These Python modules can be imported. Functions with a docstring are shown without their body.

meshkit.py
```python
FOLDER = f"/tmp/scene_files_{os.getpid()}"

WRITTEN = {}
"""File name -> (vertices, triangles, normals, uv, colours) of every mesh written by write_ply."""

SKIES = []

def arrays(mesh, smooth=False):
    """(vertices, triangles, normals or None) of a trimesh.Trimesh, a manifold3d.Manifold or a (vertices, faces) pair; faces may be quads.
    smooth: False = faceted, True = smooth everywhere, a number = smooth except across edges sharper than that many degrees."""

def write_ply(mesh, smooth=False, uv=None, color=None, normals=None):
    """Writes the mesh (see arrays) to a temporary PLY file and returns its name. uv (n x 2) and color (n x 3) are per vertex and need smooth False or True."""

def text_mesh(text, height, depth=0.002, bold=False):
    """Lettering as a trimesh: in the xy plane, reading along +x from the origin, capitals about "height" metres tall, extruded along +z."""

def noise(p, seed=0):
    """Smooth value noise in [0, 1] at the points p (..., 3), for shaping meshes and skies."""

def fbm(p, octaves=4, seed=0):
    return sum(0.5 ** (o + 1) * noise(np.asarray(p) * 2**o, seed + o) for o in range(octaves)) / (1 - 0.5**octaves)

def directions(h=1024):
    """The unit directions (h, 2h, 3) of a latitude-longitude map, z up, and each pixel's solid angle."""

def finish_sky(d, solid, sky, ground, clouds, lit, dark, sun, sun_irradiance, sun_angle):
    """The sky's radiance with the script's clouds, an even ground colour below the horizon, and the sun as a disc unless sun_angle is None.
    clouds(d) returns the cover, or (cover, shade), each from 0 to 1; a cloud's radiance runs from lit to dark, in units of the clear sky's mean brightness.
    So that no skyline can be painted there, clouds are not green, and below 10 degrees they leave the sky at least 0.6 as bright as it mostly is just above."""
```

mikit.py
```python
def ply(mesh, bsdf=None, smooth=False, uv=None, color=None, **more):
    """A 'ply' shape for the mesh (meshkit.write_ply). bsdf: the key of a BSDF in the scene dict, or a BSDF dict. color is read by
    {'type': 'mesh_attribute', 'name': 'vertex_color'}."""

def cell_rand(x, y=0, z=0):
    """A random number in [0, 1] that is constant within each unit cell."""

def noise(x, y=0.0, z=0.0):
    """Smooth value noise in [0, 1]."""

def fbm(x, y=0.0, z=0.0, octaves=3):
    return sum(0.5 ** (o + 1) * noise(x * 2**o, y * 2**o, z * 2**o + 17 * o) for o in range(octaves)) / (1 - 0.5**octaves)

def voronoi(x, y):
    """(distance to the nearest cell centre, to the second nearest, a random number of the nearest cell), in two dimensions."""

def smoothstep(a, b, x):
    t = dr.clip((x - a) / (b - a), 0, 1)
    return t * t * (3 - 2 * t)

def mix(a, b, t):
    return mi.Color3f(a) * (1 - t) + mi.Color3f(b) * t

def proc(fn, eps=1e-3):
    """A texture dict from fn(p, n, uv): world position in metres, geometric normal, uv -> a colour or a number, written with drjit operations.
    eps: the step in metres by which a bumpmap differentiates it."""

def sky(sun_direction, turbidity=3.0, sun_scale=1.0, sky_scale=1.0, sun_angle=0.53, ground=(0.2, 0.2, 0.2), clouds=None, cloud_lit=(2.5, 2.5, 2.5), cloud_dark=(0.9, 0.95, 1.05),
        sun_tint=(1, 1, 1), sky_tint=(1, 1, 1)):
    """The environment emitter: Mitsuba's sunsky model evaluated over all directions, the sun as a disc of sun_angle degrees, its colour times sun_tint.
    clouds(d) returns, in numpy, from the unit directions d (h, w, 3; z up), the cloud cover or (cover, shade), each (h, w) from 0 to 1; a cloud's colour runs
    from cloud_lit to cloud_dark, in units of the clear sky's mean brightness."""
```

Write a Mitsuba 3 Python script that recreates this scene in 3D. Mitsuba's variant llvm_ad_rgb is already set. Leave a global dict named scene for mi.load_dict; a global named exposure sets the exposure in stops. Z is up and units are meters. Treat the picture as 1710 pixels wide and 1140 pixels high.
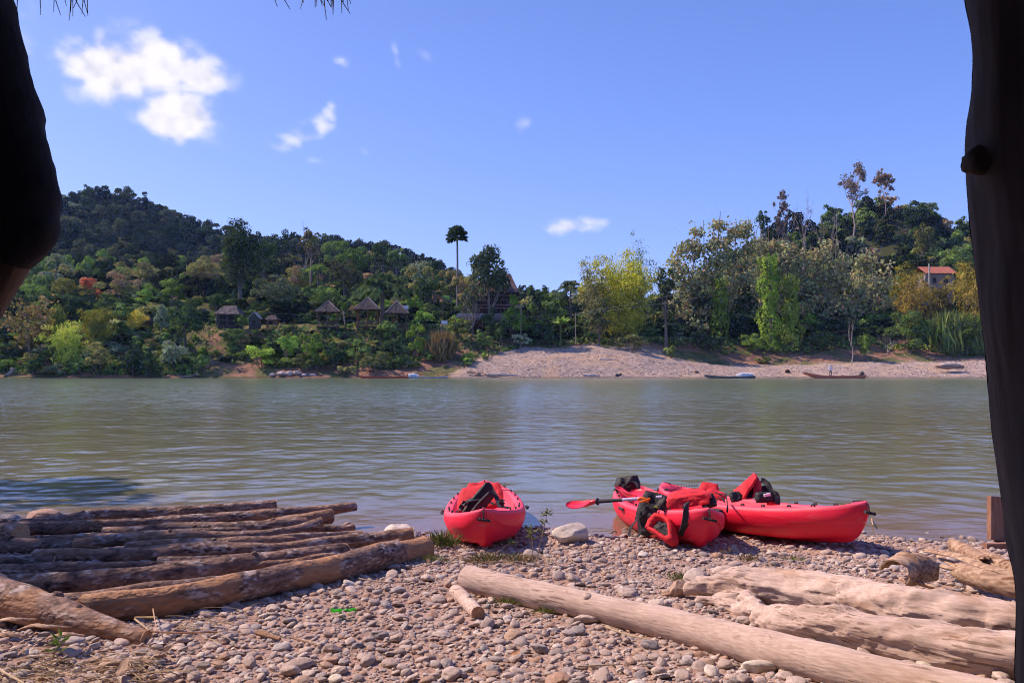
import math
import numpy as np, trimesh, manifold3d as m3, mitsuba as mi, mikit, meshkit
import drjit as dr
from scipy.spatial import cKDTree
from mikit import proc, ply, noise, fbm, voronoi, cell_rand, smoothstep, mix
T = mi.ScalarTransform4f
scene, labels = {}, {}

# ---------------------------------------------------------------- camera, sky, exposure
F, CX, CY, EYE = 1330.0, 855.0, 570.0, np.array([0.0, 0.0, 1.6])      # measured on the 1710 x 1140 photograph
PITCH = math.atan(43 / F)
FWD = np.array([0, math.cos(PITCH), math.sin(PITCH)]); UP = np.array([0, -math.sin(PITCH), math.cos(PITCH)])
scene['camera'] = {'type': 'perspective', 'fov': 2 * math.degrees(math.atan(CX / F)), 'fov_axis': 'x', 'near_clip': 0.05, 'far_clip': 6000.0,
                   'to_world': T().look_at(origin=EYE.tolist(), target=(EYE + FWD).tolist(), up=[0, 0, 1])}
SUN_AZ, SUN_EL = math.radians(-68), math.radians(46)
SUN = np.array([math.sin(SUN_AZ) * math.cos(SUN_EL), math.cos(SUN_AZ) * math.cos(SUN_EL), math.sin(SUN_EL)])


def ray(x, y):
    d = FWD + (x - CX) / F * np.array([1.0, 0, 0]) + (CY - y) / F * UP
    return d / d[1]


def P(x, y, Y):
    "the point at distance Y that the photograph shows at x, y"
    return EYE + ray(x, y) * Y


def sky_dir(x, y):
    d = ray(x, y)
    return math.degrees(math.atan2(d[0], d[1])), math.degrees(math.atan2(d[2], math.hypot(d[0], d[1])))


CLOUDS = [  # x, y, half width, half height, weight : soft lumps of the few fair-weather clouds
    (180, 118, 78, 52, 1), (255, 110, 80, 52, 1.0), (330, 128, 52, 32, .95), (275, 90, 34, 30, .9), (140, 110, 36, 42, .8), (300, 192, 60, 46, 1.05), (275, 200, 36, 36, .9),
    (466, 246, 26, 10, .46), (490, 233, 28, 13, .54), (516, 222, 30, 15, .62), (541, 208, 24, 15, .58), (556, 190, 14, 14, .48), (563, 170, 10, 16, .46), (530, 268, 22, 10, .33),
    (955, 376, 50, 14, .66), (985, 368, 30, 10, .55), (912, 384, 30, 8, .45),
    (572, 110, 14, 14, .42), (664, 92, 10, 26, .38), (711, 90, 20, 14, .36), (866, 203, 30, 14, .34), (602, 250, 12, 10, .34), (905, 180, 14, 8, .3), (45, 60, 26, 60, .42), (300, 330, 60, 20, .26)]


def clouds(d):
    az, el = np.degrees(np.arctan2(d[..., 0], d[..., 1])), np.degrees(np.arcsin(np.clip(d[..., 2], -1, 1)))
    q = np.stack([az * .55, el * .75, az * 0], -1)
    warp = (meshkit.fbm(q * 1.0, 4, 5) - .5) * 2.4
    warp2 = (meshkit.fbm(q * 1.0 + 40, 4, 9) - .5) * 2.0
    dens = np.zeros_like(az)
    for x, y, a, b, w in CLOUDS:
        ca, ce = sky_dir(x, y)
        k = 0.0431 * math.cos(math.radians(ca)) ** 2 * .93
        r2 = ((az - ca + warp * .55) / (1.18 * a * k)) ** 2 + ((el - ce + warp2 * .5) / (1.18 * b * k)) ** 2
        dens = np.maximum(dens, w * np.exp(-r2 * .9))
    n = meshkit.fbm(np.stack([az * .9, el * 1.25, az * 0 + 3], -1), 6, 3)
    c = dens + (n - .5) * .9 * np.clip(dens * 3, 0, 1)
    cover = np.clip((c - .20) / .55, 0, 1)
    cover = cover * cover * (3 - 2 * cover)
    shade = np.clip((.60 - n) * 2.2, 0, .75)
    return cover * np.clip(dens * 1.35, 0, 1), shade


scene['sky'] = mikit.sky(SUN.tolist(), turbidity=2.8, clouds=clouds, cloud_lit=(2.35, 2.3, 2.5), cloud_dark=(1.6, 1.62, 1.95), sky_tint=(.97, .96, 1.52), sun_tint=(1.06, .98, 1.05), ground=(.12, .12, .08))
exposure = 2.08

# ---------------------------------------------------------------- helpers


def free(key):
    if key not in USED:
        USED.add(key)
        return key
    i = 1
    while f'{key}_{i:03d}' in USED:
        i += 1
    USED.add(f'{key}_{i:03d}')
    return f'{key}_{i:03d}'


USED = set()


def say(key, label=None, cat=None, group=None, kind=None):
    labels.setdefault(key, {}).update({k: v for k, v in dict(label=label, category=cat, group=group, kind=kind).items() if v})


def thing(name, label=None, cat=None, group=None):
    key = free(name)
    say(key, label, cat, group)
    return key


def put(name, mesh, bsdf, parent=None, smooth=False, color=None, uv=None, **about):
    "one entry of the scene: a whole thing, or a part of the thing named by parent"
    key = free(f'{parent}__{name}' if parent else name)
    if isinstance(mesh, list):
        mesh = join(mesh)
    if len(mesh) == 3:
        mesh, color = mesh[:2], mesh[2]
    if color is not None and np.ndim(color) == 1:
        color = np.tile(np.asarray(color, float), (len(mesh[0]), 1))
    if color is not None or uv is not None:
        smooth = bool(smooth)
    scene[key] = ply(mesh, bsdf, smooth, uv=uv, color=color)
    say(key, **about)
    return key


def join(ms):
    v, f, c, n = [], [], [], 0
    for m in ms:
        if hasattr(m, 'vertices'):
            m = (m.vertices, m.faces)
        v.append(np.asarray(m[0])); f.append(np.asarray(m[1]) + n); n += len(m[0])
        if len(m) == 3:
            c.append(np.tile(m[2], (len(m[0]), 1)) if np.ndim(m[2]) == 1 else m[2])
    return (np.vstack(v), np.vstack(f)) + ((np.vstack(c),) if len(c) == len(ms) else ())


def tri(f):
    f = np.asarray(f)
    return np.vstack([f[:, [0, 1, 2]], f[:, [0, 2, 3]]])


def grid_faces(nr, nc, wrap=False):
    a = np.arange(nr * nc).reshape(nr, nc)
    b = np.roll(a, -1, 1) if wrap else a[:, 1:]
    a0 = a if wrap else a[:, :-1]
    q = np.stack([a0[:-1], b[:-1], b[1:], a0[1:]], -1).reshape(-1, 4)
    return tri(q)


def resample(pts, n, smooth=True):
    pts = np.asarray(pts, float)
    t = np.r_[0, np.cumsum(np.linalg.norm(np.diff(pts[:, :3], axis=0), axis=1))]
    t /= t[-1]
    s = np.linspace(0, 1, n)
    if smooth and len(pts) > 2:
        from scipy.interpolate import PchipInterpolator
        return PchipInterpolator(t, pts)(s)
    return np.stack([np.interp(s, t, pts[:, k]) for k in range(pts.shape[1])], 1)


def frames(p):
    t = np.gradient(p, axis=0); t /= np.linalg.norm(t, axis=1, keepdims=True) + 1e-12
    ref = np.array([0, 0, 1.0]) if abs(t[len(t) // 2][2]) < .85 else np.array([1.0, 0, 0])
    a = np.cross(t, ref); a /= np.linalg.norm(a, axis=1, keepdims=True) + 1e-12
    return t, a, np.cross(a, t)


def tube(pts, rad, n=8, rough=0, freq=8, seed=0, stretch=1.0, flat=1.0, cap=True):
    "a tapering round bar along the points; rough displaces its surface"
    p = np.asarray(pts, float); rad = np.broadcast_to(np.asarray(rad, float), (len(p),))
    t, a, b = frames(p)
    th = np.arange(n) / n * 2 * np.pi
    ring = np.cos(th)[None, :, None] * a[:, None] + np.sin(th)[None, :, None] * b[:, None] * flat
    v = p[:, None] + ring * rad[:, None, None]
    if rough:
        s = np.r_[0, np.cumsum(np.linalg.norm(np.diff(p, axis=0), axis=1))]
        q = np.concatenate([np.repeat((s * freq / stretch)[:, None, None], n, 1), np.repeat((np.stack([np.cos(th), np.sin(th)], -1) * rad.mean() * freq)[None], len(p), 0)], -1)
        v = v + ring * (meshkit.fbm(q + seed * 7.3, 4, seed)[..., None] - .5) * 2 * rough
    v = v.reshape(-1, 3)
    f = grid_faces(len(p), n, True)
    if cap:
        k = len(v)
        v = np.vstack([v, p[:1], p[-1:]])
        i = np.arange(n); j = (i + 1) % n
        f = np.vstack([f, np.stack([j, i, i * 0 + k], 1), np.stack([i + (len(p) - 1) * n, j + (len(p) - 1) * n, i * 0 + k + 1], 1)])
    return v, f


def stick(a, b, r0, r1=None, n=6):
    return tube(np.array([a, b], float), [r0, r0 if r1 is None else r1], n)


def boxm(lo, hi, bevel=0):
    lo, hi = np.asarray(lo, float), np.asarray(hi, float)
    m = trimesh.creation.box(extents=hi - lo)
    return np.array(m.vertices) + (lo + hi) / 2, np.array(m.faces)


def rot(axis, deg):
    return trimesh.transformations.rotation_matrix(math.radians(deg), axis)[:3, :3]


def moved(m, R=None, t=(0, 0, 0), s=1.0):
    v = np.asarray(m[0]) * s
    if R is not None:
        v = v @ np.asarray(R).T
    return (v + np.asarray(t),) + tuple(m[1:])


def hulls(bones, length=None, smooth=0, seg=16):
    "one skin over a skeleton: every bone is the hull of the balls at its two joints"
    parts = []
    for a, ra, b, rb in bones:
        parts.append(m3.Manifold.batch_hull([m3.Manifold.sphere(ra, seg).translate(list(map(float, a))), m3.Manifold.sphere(rb, seg).translate(list(map(float, b)))]))
    m = m3.Manifold.batch_boolean(parts, m3.OpType.Add)
    if length:
        m = m.refine_to_length(length)
    mm = m.to_mesh()
    t = trimesh.Trimesh(mm.vert_properties[:, :3], mm.tri_verts, process=True)
    if smooth:
        trimesh.smoothing.filter_taubin(t, iterations=smooth)
    return np.array(t.vertices), np.array(t.faces)


# ---------------------------------------------------------------- materials
VC = {'type': 'mesh_attribute', 'name': 'vertex_color'}
scene['leaf'] = {'type': 'principledthin', 'base_color': VC, 'roughness': .55, 'diff_trans': .5, 'eta': 1.35}
scene['plain'] = {'type': 'twosided', 'b': {'type': 'principled', 'base_color': VC, 'roughness': .8, 'specular': .3}}
scene['gloss'] = {'type': 'twosided', 'b': {'type': 'principled', 'base_color': VC, 'roughness': .35, 'specular': .5}}


# ---------------------------------------------------------------- the near shore
def shore_y(x):
    x = np.asarray(x, float)
    return 7.85 + .22 * np.sin(x * .9 + .4) * .5 - .10 * x * (x < 0) * .9 + .08 * np.sin(x * 2.3)


def ground_z(x, y):
    x, y = np.asarray(x, float), np.asarray(y, float)
    d = shore_y(x) - y
    base = np.where(d > 0, .055 * d - .01, .10 * d - .01)
    q = np.stack(np.broadcast_arrays(x, y, x * 0), -1)
    return np.maximum(base, -.9) + (meshkit.fbm(q * 1.3, 3, 2) - .5) * .07 + (meshkit.fbm(q * 6, 3, 4) - .5) * .03


def G(x, y, lift=0.0, floor=-9):
    "the point of the near shore that the photograph shows at x, y"
    d, Y = ray(x, y), 6.0
    for _ in range(30):
        z = max(float(ground_z(d[0] * Y, Y)), floor) + lift
        Y = .5 * Y + .5 * (z - EYE[2]) / d[2]
    return EYE + d * Y


xs, ys = np.linspace(-9, 9, 200), np.r_[np.linspace(-6, 2.6, 30), np.linspace(2.7, 9, 180), np.linspace(9.3, 22, 12)]
gx, gy = np.meshgrid(xs, ys)


def ground_col(p, n, uv):
    a = fbm(p.x * 3, p.y * 3, 0, 4)
    d, d2, r = voronoi(p.x * 55, p.y * 55)
    c = mix((.27, .165, .12), (.36, .245, .19), smoothstep(.35, .65, a))
    c = mix(c, mix((.40, .31, .27), (.22, .17, .15), r), smoothstep(.42, .3, d) * .8)
    wet = smoothstep(.02, -.03, p.z)
    return c * (1 - .55 * wet)


def ground_h(p, n, uv):
    d, d2, r = voronoi(p.x * 55, p.y * 55)
    return .004 * smoothstep(.5, .1, d) * (.4 + r) + .006 * fbm(p.x * 30, p.y * 30, 0, 3)


scene['dirt'] = {'type': 'twosided', 'b': {'type': 'bumpmap', 'tex': proc(ground_h, 2e-3), 'scale': 1.0, 'b': {'type': 'principled', 'base_color': proc(ground_col), 'roughness': .9, 'specular': .25}}}
put('gravel_shore', (np.stack([gx, gy, ground_z(gx, gy)], -1).reshape(-1, 3), grid_faces(len(ys), len(xs))), 'dirt', smooth=True, kind='structure')

# ---------------------------------------------------------------- the river
def spaced(y0, y1, d0, g):
    out = [y0]
    while out[-1] < y1:
        out.append(out[-1] + d0 + g * max(0, out[-1] - 14) ** 1.3)
    return np.array(out)


wy = spaced(6.6, 126, .034, .0016)
sx = np.linspace(-1, 1, 640)
wx = sx[None, :] * (.80 * wy[:, None] + 5)
wyy = np.repeat(wy[:, None], len(sx), 1)
dy = np.gradient(wy)[:, None]


def wave(x, y):
    q = np.stack([x, y, x * 0], -1)
    warp = (meshkit.fbm(q * .5, 2, 77) - .5)
    s1 = meshkit.noise(np.stack([x / .28 + warp * 2, y / .21 + warp * 3, x * 0 + .3], -1), 11) - .5
    s2 = meshkit.noise(np.stack([x / .13, y / .10 + x * .9, x * 0 + .7], -1), 12) - .5
    s3 = meshkit.noise(np.stack([x / .55 + warp * 2, y / .42 + warp * 4, x * 0 + .9], -1), 13) - .5
    s4 = meshkit.noise(np.stack([x / 1.3, y / .9 + warp * 2, x * 0 + .2], -1), 14) - .5
    gust = .35 + 1.3 * meshkit.fbm(q * np.array([.10, .22, 0]), 3, 15)
    fade = lambda lam: np.clip((lam / dy - 2) / 2, 0, 1)  # noqa: E731
    calm = np.clip((y - shore_y(x)) / 1.6, .25, 1)
    return (.0145 * s1 * fade(.21) + .0045 * s2 * fade(.10) + .013 * s3 * fade(.42) + .010 * s4 * fade(.9)) * gust * calm


wz = wave(wx, wyy)


def water_col(p, n, uv):
    deep = smoothstep(7.6, 11.0, p.y + .25 * noise(p.x, p.y))
    far = smoothstep(10., 60., p.y)
    c = mix((.18, .13, .095), (.15, .155, .095), deep)
    return mix(c, (.15, .205, .145), far)


def water_h(p, n, uv):
    w = noise(p.x * .5, p.y * .5)
    k = 1 + 2.0 * smoothstep(12., 45., p.y)
    return k * (.0026 * noise(p.x * 9, p.y * 15 + w * 5) + .0075 * noise(p.x * 2.4, p.y * 4.0 + w * 3) + .012 * noise(p.x * 1.0, p.y * 1.7))


scene['water'] = {'type': 'bumpmap', 'tex': proc(water_h, 4e-3), 'scale': 1.0,
                  'b': {'type': 'roughplastic', 'int_ior': 1.33, 'alpha': .03, 'nonlinear': False, 'diffuse_reflectance': proc(water_col)}}
put('river', (np.stack([wx, wyy, wz], -1).reshape(-1, 3), grid_faces(len(wy), len(sx))), 'water', smooth=True, kind='structure')
# ---------------------------------------------------------------- the far bank and the hills
BANK_Y = [108, 118, 122, 127, 132, 138, 146, 165, 200, 262]
BANK = {-500: [-1.5, 0, 2, 5, 8, 9, 10, 13, 20, 34], 0: [-1.5, 0, 1.5, 4.5, 7.5, 8.8, 9.5, 13, 22, 36], 330: [-1.5, 0, 1.2, 3.5, 7.5, 8.8, 9.3, 13, 20, 34],
        600: [-1.5, 0, 1.2, 3.5, 7.6, 8.8, 9.3, 12, 17, 25], 740: [-1.5, 0, 1.0, 3.2, 6.5, 8.3, 9.0, 11, 14, 18], 800: [-1.5, 0, 1.2, 3.0, 4.9, 7.0, 8.5, 10, 12, 14],
        860: [-1.5, 0, 1.6, 3.2, 4.5, 5.2, 7.5, 9, 10, 11], 930: [-1.5, 0, 1.9, 3.6, 4.8, 5.0, 6.2, 8, 9, 9], 1060: [-1.5, 0, 1.8, 3.5, 4.7, 6.0, 7.5, 9, 9, 6],
        1150: [-1.5, 0, 1.1, 2.2, 3.0, 5.5, 8.0, 10, 8, 4], 1200: [-1.5, 0, .8, 1.5, 2.2, 5, 8, 11, 8, 4], 1300: [-1.5, 0, .8, 1.5, 2.1, 4.5, 8, 11, 8, 4],
        1450: [-1.5, 0, .9, 1.9, 2.7, 4.8, 8, 11, 8, 4], 1650: [-1.5, 0, 1.0, 2.1, 3.0, 5.2, 8.5, 11, 8, 4], 2300: [-1.5, 0, 1, 2, 3, 5, 8, 11, 8, 4]}
BANK_X = np.array([(k - CX) / F * 130 for k in BANK])
BANK_Z = np.array(list(BANK.values()))


def bank_z(x, y):
    x, y = np.broadcast_arrays(np.asarray(x, float), np.asarray(y, float))
    cols = np.stack([np.interp(x.ravel(), BANK_X, BANK_Z[:, k]) for k in range(len(BANK_Y))], -1)
    i = np.clip(np.searchsorted(BANK_Y, y.ravel()) - 1, 0, len(BANK_Y) - 2)
    Y = np.array(BANK_Y)
    t = np.clip((y.ravel() - Y[i]) / (Y[i + 1] - Y[i]), 0, 1)
    r = np.arange(len(i))
    z = (cols[r, i] * (1 - t) + cols[r, i + 1] * t).reshape(x.shape)
    q = np.stack([x, y, x * 0], -1)
    gravel = np.clip((x + 10) / 6, 0, 1) * np.clip((134 - y) / 3, 0, 1)
    return z + (meshkit.fbm(q * .22, 4, 21) - .5) * np.where(y > 119, 1.5 - 1.15 * gravel, .6) + (meshkit.fbm(q * 1.1, 3, 22) - .5) * (.55 - .3 * gravel)


bx, by = np.linspace(-150, 150, 420), np.r_[np.linspace(108, 150, 150), np.linspace(151, 262, 80)]
gx, gy = np.meshgrid(bx, by)


def bank_col(p, n, uv):
    a, b = fbm(p.x * .35, p.y * .35, p.z * .3, 4), fbm(p.x * 1.3, p.y * 1.3, p.z, 3)
    d, d2, r = voronoi(p.x * 3.2 + p.z, p.y * 3.2 + p.z * 1.7)
    dirt = mix((.17, .085, .052), (.30, .18, .12), b)
    soil = mix(dirt, mix((.050, .070, .022), (.16, .15, .06), b), smoothstep(.42, .60, a))
    # the lawn of the terrace
    lawn = smoothstep(130.5, 132.5, p.y + 3 * (a - .5)) * smoothstep(-4., -14., p.x) * smoothstep(150., 142., p.y)
    soil = mix(soil, mix((.085, .10, .026), (.17, .15, .05), b), lawn * .9)
    edge = p.y + 5 * (a - .5) + .8 * (b - .5) + 4.2 * smoothstep(22., 31., p.x)
    top = mi.Float(133.5)
    gravel = smoothstep(-10.5, -8.5, p.x + (p.y - 118) * -.45 + 2.5 * (a - .5)) * smoothstep(135.6, 133.6, edge)
    stones = mix((.23, .175, .15), (.39, .32, .28), r) * (.72 + .5 * b)
    sand = mix((.33, .235, .165), (.42, .31, .22), b)
    stones = mix(stones, sand, smoothstep(.50, .68, a) * .75)
    c = mix(soil, stones, gravel)
    path = smoothstep(1.3, .5, dr.abs(p.x - 12.5 - .62 * (p.y - 133) - 1.2 * dr.sin(p.y * .35))) * smoothstep(130., 133., p.y) * smoothstep(152., 146., p.y)
    c = mix(c, (.40, .29, .20), path)
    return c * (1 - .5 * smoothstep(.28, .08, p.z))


def bank_h(p, n, uv):
    d, d2, r = voronoi(p.x * 2.6 + p.z, p.y * 2.6 + p.z)
    return .09 * smoothstep(.55, .1, d) * r + .10 * fbm(p.x * 1.5, p.y * 1.5, p.z * 1.5, 3)


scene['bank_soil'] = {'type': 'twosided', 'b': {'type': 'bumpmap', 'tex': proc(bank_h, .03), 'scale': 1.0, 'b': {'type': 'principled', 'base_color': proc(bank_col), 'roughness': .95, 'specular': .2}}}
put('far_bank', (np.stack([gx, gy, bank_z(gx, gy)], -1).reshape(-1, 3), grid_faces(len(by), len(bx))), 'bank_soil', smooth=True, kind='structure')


def hill_col(p, n, uv):
    return mix((.030, .042, .020), (.055, .062, .028), fbm(p.x * .1, p.y * .1, 0, 3))


scene['hill_floor'] = {'type': 'twosided', 'b': {'type': 'diffuse', 'reflectance': proc(hill_col)}}


class Hill:
    def __init__(s, sky, drop, Y0, Y1, z0, depth):
        px, py = np.array(sky, float).T
        s.x, s.z, s.Y0, s.Y1, s.z0, s.depth = (px - CX) / F * Y1, EYE[2] + (613 - py - drop) / F * Y1, Y0, Y1, z0, depth

    def __call__(s, x, y):
        x, y = np.broadcast_arrays(np.asarray(x, float), np.asarray(y, float))
        top = np.interp(x * np.where(y < s.Y1, (s.Y1 / np.maximum(y, 1)) ** .6, 1), s.x, s.z)
        t = np.clip((y - s.Y0) / (s.Y1 - s.Y0), 0, 1)
        z = s.z0 + (top - s.z0) * (t ** .85 * (1 - .18 * np.sin(t * np.pi)))
        z = np.where(y > s.Y1, top - (y - s.Y1) ** 1.3 * .12, z)
        q = np.stack([x, y, x * 0], -1)
        return z + (meshkit.fbm(q * .022, 4, 31) - .5) * 16 * np.clip(t * 1.6, 0, 1) * np.clip((s.Y1 - y) / 40 + .25, .15, 1)

    def mesh(s, x0, x1, n, m):
        gx, gy = np.meshgrid(np.linspace(x0, x1, n), np.linspace(s.Y0, s.Y1 + s.depth, m))
        return np.stack([gx, gy, s(gx, gy)], -1).reshape(-1, 3), grid_faces(m, n)


LEFT = Hill([(-700, 420), (-300, 350), (-60, 322), (60, 306), (150, 303), (190, 310), (240, 322), (290, 340), (340, 362), (400, 376), (470, 384), (560, 388), (640, 398), (700, 418), (760, 440), (830, 470), (900, 486), (1000, 500), (1200, 520), (1500, 520)],
            24, 200, 420, 14, 120)
RIGHT = Hill([(700, 560), (1000, 540), (1120, 470), (1200, 420), (1270, 380), (1310, 352), (1360, 344), (1410, 336), (1445, 318), (1485, 309), (1530, 322), (1570, 338), (1620, 345), (1720, 352), (1900, 340), (2200, 360), (2600, 420)],
             38, 146, 260, 4, 90)
put('hill', LEFT.mesh(-520, 230, 150, 60), 'hill_floor', smooth=True, kind='structure')
put('hill', RIGHT.mesh(-30, 360, 110, 45), 'hill_floor', smooth=True, kind='structure')


# ---------------------------------------------------------------- leaves
def leaves(pos, nrm, size, rng, col, aspect=.6, along=None, fold=.25, vary=.3):
    "one folded leaf blade (two triangles) per point"
    n = len(pos)
    nrm = nrm / (np.linalg.norm(nrm, axis=1, keepdims=True) + 1e-9)
    a = rng.normal(size=(n, 3)) if along is None else along
    a = a - nrm * (a * nrm).sum(1, keepdims=True); a /= np.linalg.norm(a, axis=1, keepdims=True) + 1e-9
    b = np.cross(nrm, a)
    s = np.broadcast_to(size, (n,)) * rng.uniform(.65, 1.35, n)
    L, W = (a * s[:, None]), (b * (s * aspect)[:, None] * .5)
    v = np.stack([pos - L * .5, pos + W - nrm * (s * fold * .3)[:, None], pos + L * .5, pos - W - nrm * (s * fold * .3)[:, None]], 1).reshape(-1, 3)
    i = np.arange(n)[:, None] * 4
    f = np.vstack([i + np.array([[0, 1, 2]]), i + np.array([[0, 2, 3]])])
    c = np.broadcast_to(col, (n, 3)) * rng.uniform(1 - vary, 1 + vary, (n, 1)) * (1 + rng.uniform(-.14, .14, (n, 3)))
    return v, f, np.repeat(np.clip(c, .004, .8), 4, 0)


def ball(rng, n):
    d = rng.normal(size=(n, 3))
    return d / np.linalg.norm(d, axis=1, keepdims=True)


def blobs_crown(rng, H, W, n, size, col, nb=16, base_gap=.0, squash=.8, dense=.32, aspect=.65, ragged=.25, col2=None):
    "leaf clumps over many lobes of uneven size that fill a crown H high and W wide; the crown's foot is at z = 0"
    c = []
    while len(c) < nb:
        p = rng.uniform(-1, 1, 3)
        r = np.linalg.norm(p)
        if .22 < r < .95 and (p[2] > -.75 or rng.random() < .3):
            c.append(p)
    c = np.array(c)
    rb = rng.uniform(.22, .42, nb) * (1 - .25 * np.abs(c[:, 2]))
    c = c * (1 - rb[:, None] * .9)
    k = rng.choice(nb, n, p=rb ** 2 / (rb ** 2).sum())
    d = ball(rng, n)
    d[:, 2] = np.where(d[:, 2] < -.35, -d[:, 2], d[:, 2])
    rr = rb[k] * rng.uniform(.72, 1.0, n) * (1 + ragged * (meshkit.noise(d * 2.2 + k[:, None] * 5.1, 3) - .5) * 2)
    stray = rng.random(n) < .10
    rr = np.where(stray, rr * rng.uniform(1.0, 1.35, n), rr)
    p = c[k] + d * rr[:, None] * np.array([1, 1, squash])
    pos = p * np.array([W / 2, W / 2, H / 2]) + np.array([0, 0, H / 2])
    tone = rng.uniform(.75, 1.25, nb)[k][:, None]
    cc = np.asarray(col, float) * tone
    if col2 is not None:
        cc = np.where((rng.random(nb)[k] < .35)[:, None], np.asarray(col2) * tone, cc)
    return leaves(pos, d + rng.normal(size=(n, 3)) * .34 + np.array([0, 0, .2]), size, rng, cc, aspect), c * np.array([W / 2, W / 2, H / 2]) + np.array([0, 0, H / 2])


def trunk_mesh(rng, h, r, tips, lean=0.0, col=(.16, .13, .11), nlimb=7):
    "a tapered trunk from z = 0 to h with limbs to some of the lobes"
    p = np.array([[0, 0, -.6], [lean * .25 + rng.normal() * .1, rng.normal() * .1, h * .35], [lean * .7, rng.normal() * .2, h * .7], [lean, 0, h]])
    p = resample(p, 9)
    ms = [tube(p, np.linspace(r * 1.25, r * .55, 9), 7) + (np.asarray(col),)]
    for t in tips[rng.permutation(len(tips))[:nlimb]]:
        i = rng.integers(4, 9)
        a = p[min(i, 8)]
        mid = a * .45 + t * .55 + np.array([0, 0, -.06 * h]) + rng.normal(size=3) * .05 * h
        ms.append(tube(resample(np.array([a, mid, t]), 5), np.linspace(r * .45, r * .10, 5), 5) + (np.asarray(col) * rng.uniform(.8, 1.2),))
    return join(ms)


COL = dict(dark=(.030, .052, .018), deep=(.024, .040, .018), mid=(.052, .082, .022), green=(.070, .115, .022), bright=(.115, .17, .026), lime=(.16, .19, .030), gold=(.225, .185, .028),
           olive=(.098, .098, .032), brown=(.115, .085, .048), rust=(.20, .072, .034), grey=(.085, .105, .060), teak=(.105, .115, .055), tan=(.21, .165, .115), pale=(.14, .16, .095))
COL = {k: tuple((2.4 if k in ('deep', 'dark') else 3.5) * x for x in c) for k, c in COL.items()}


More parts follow.
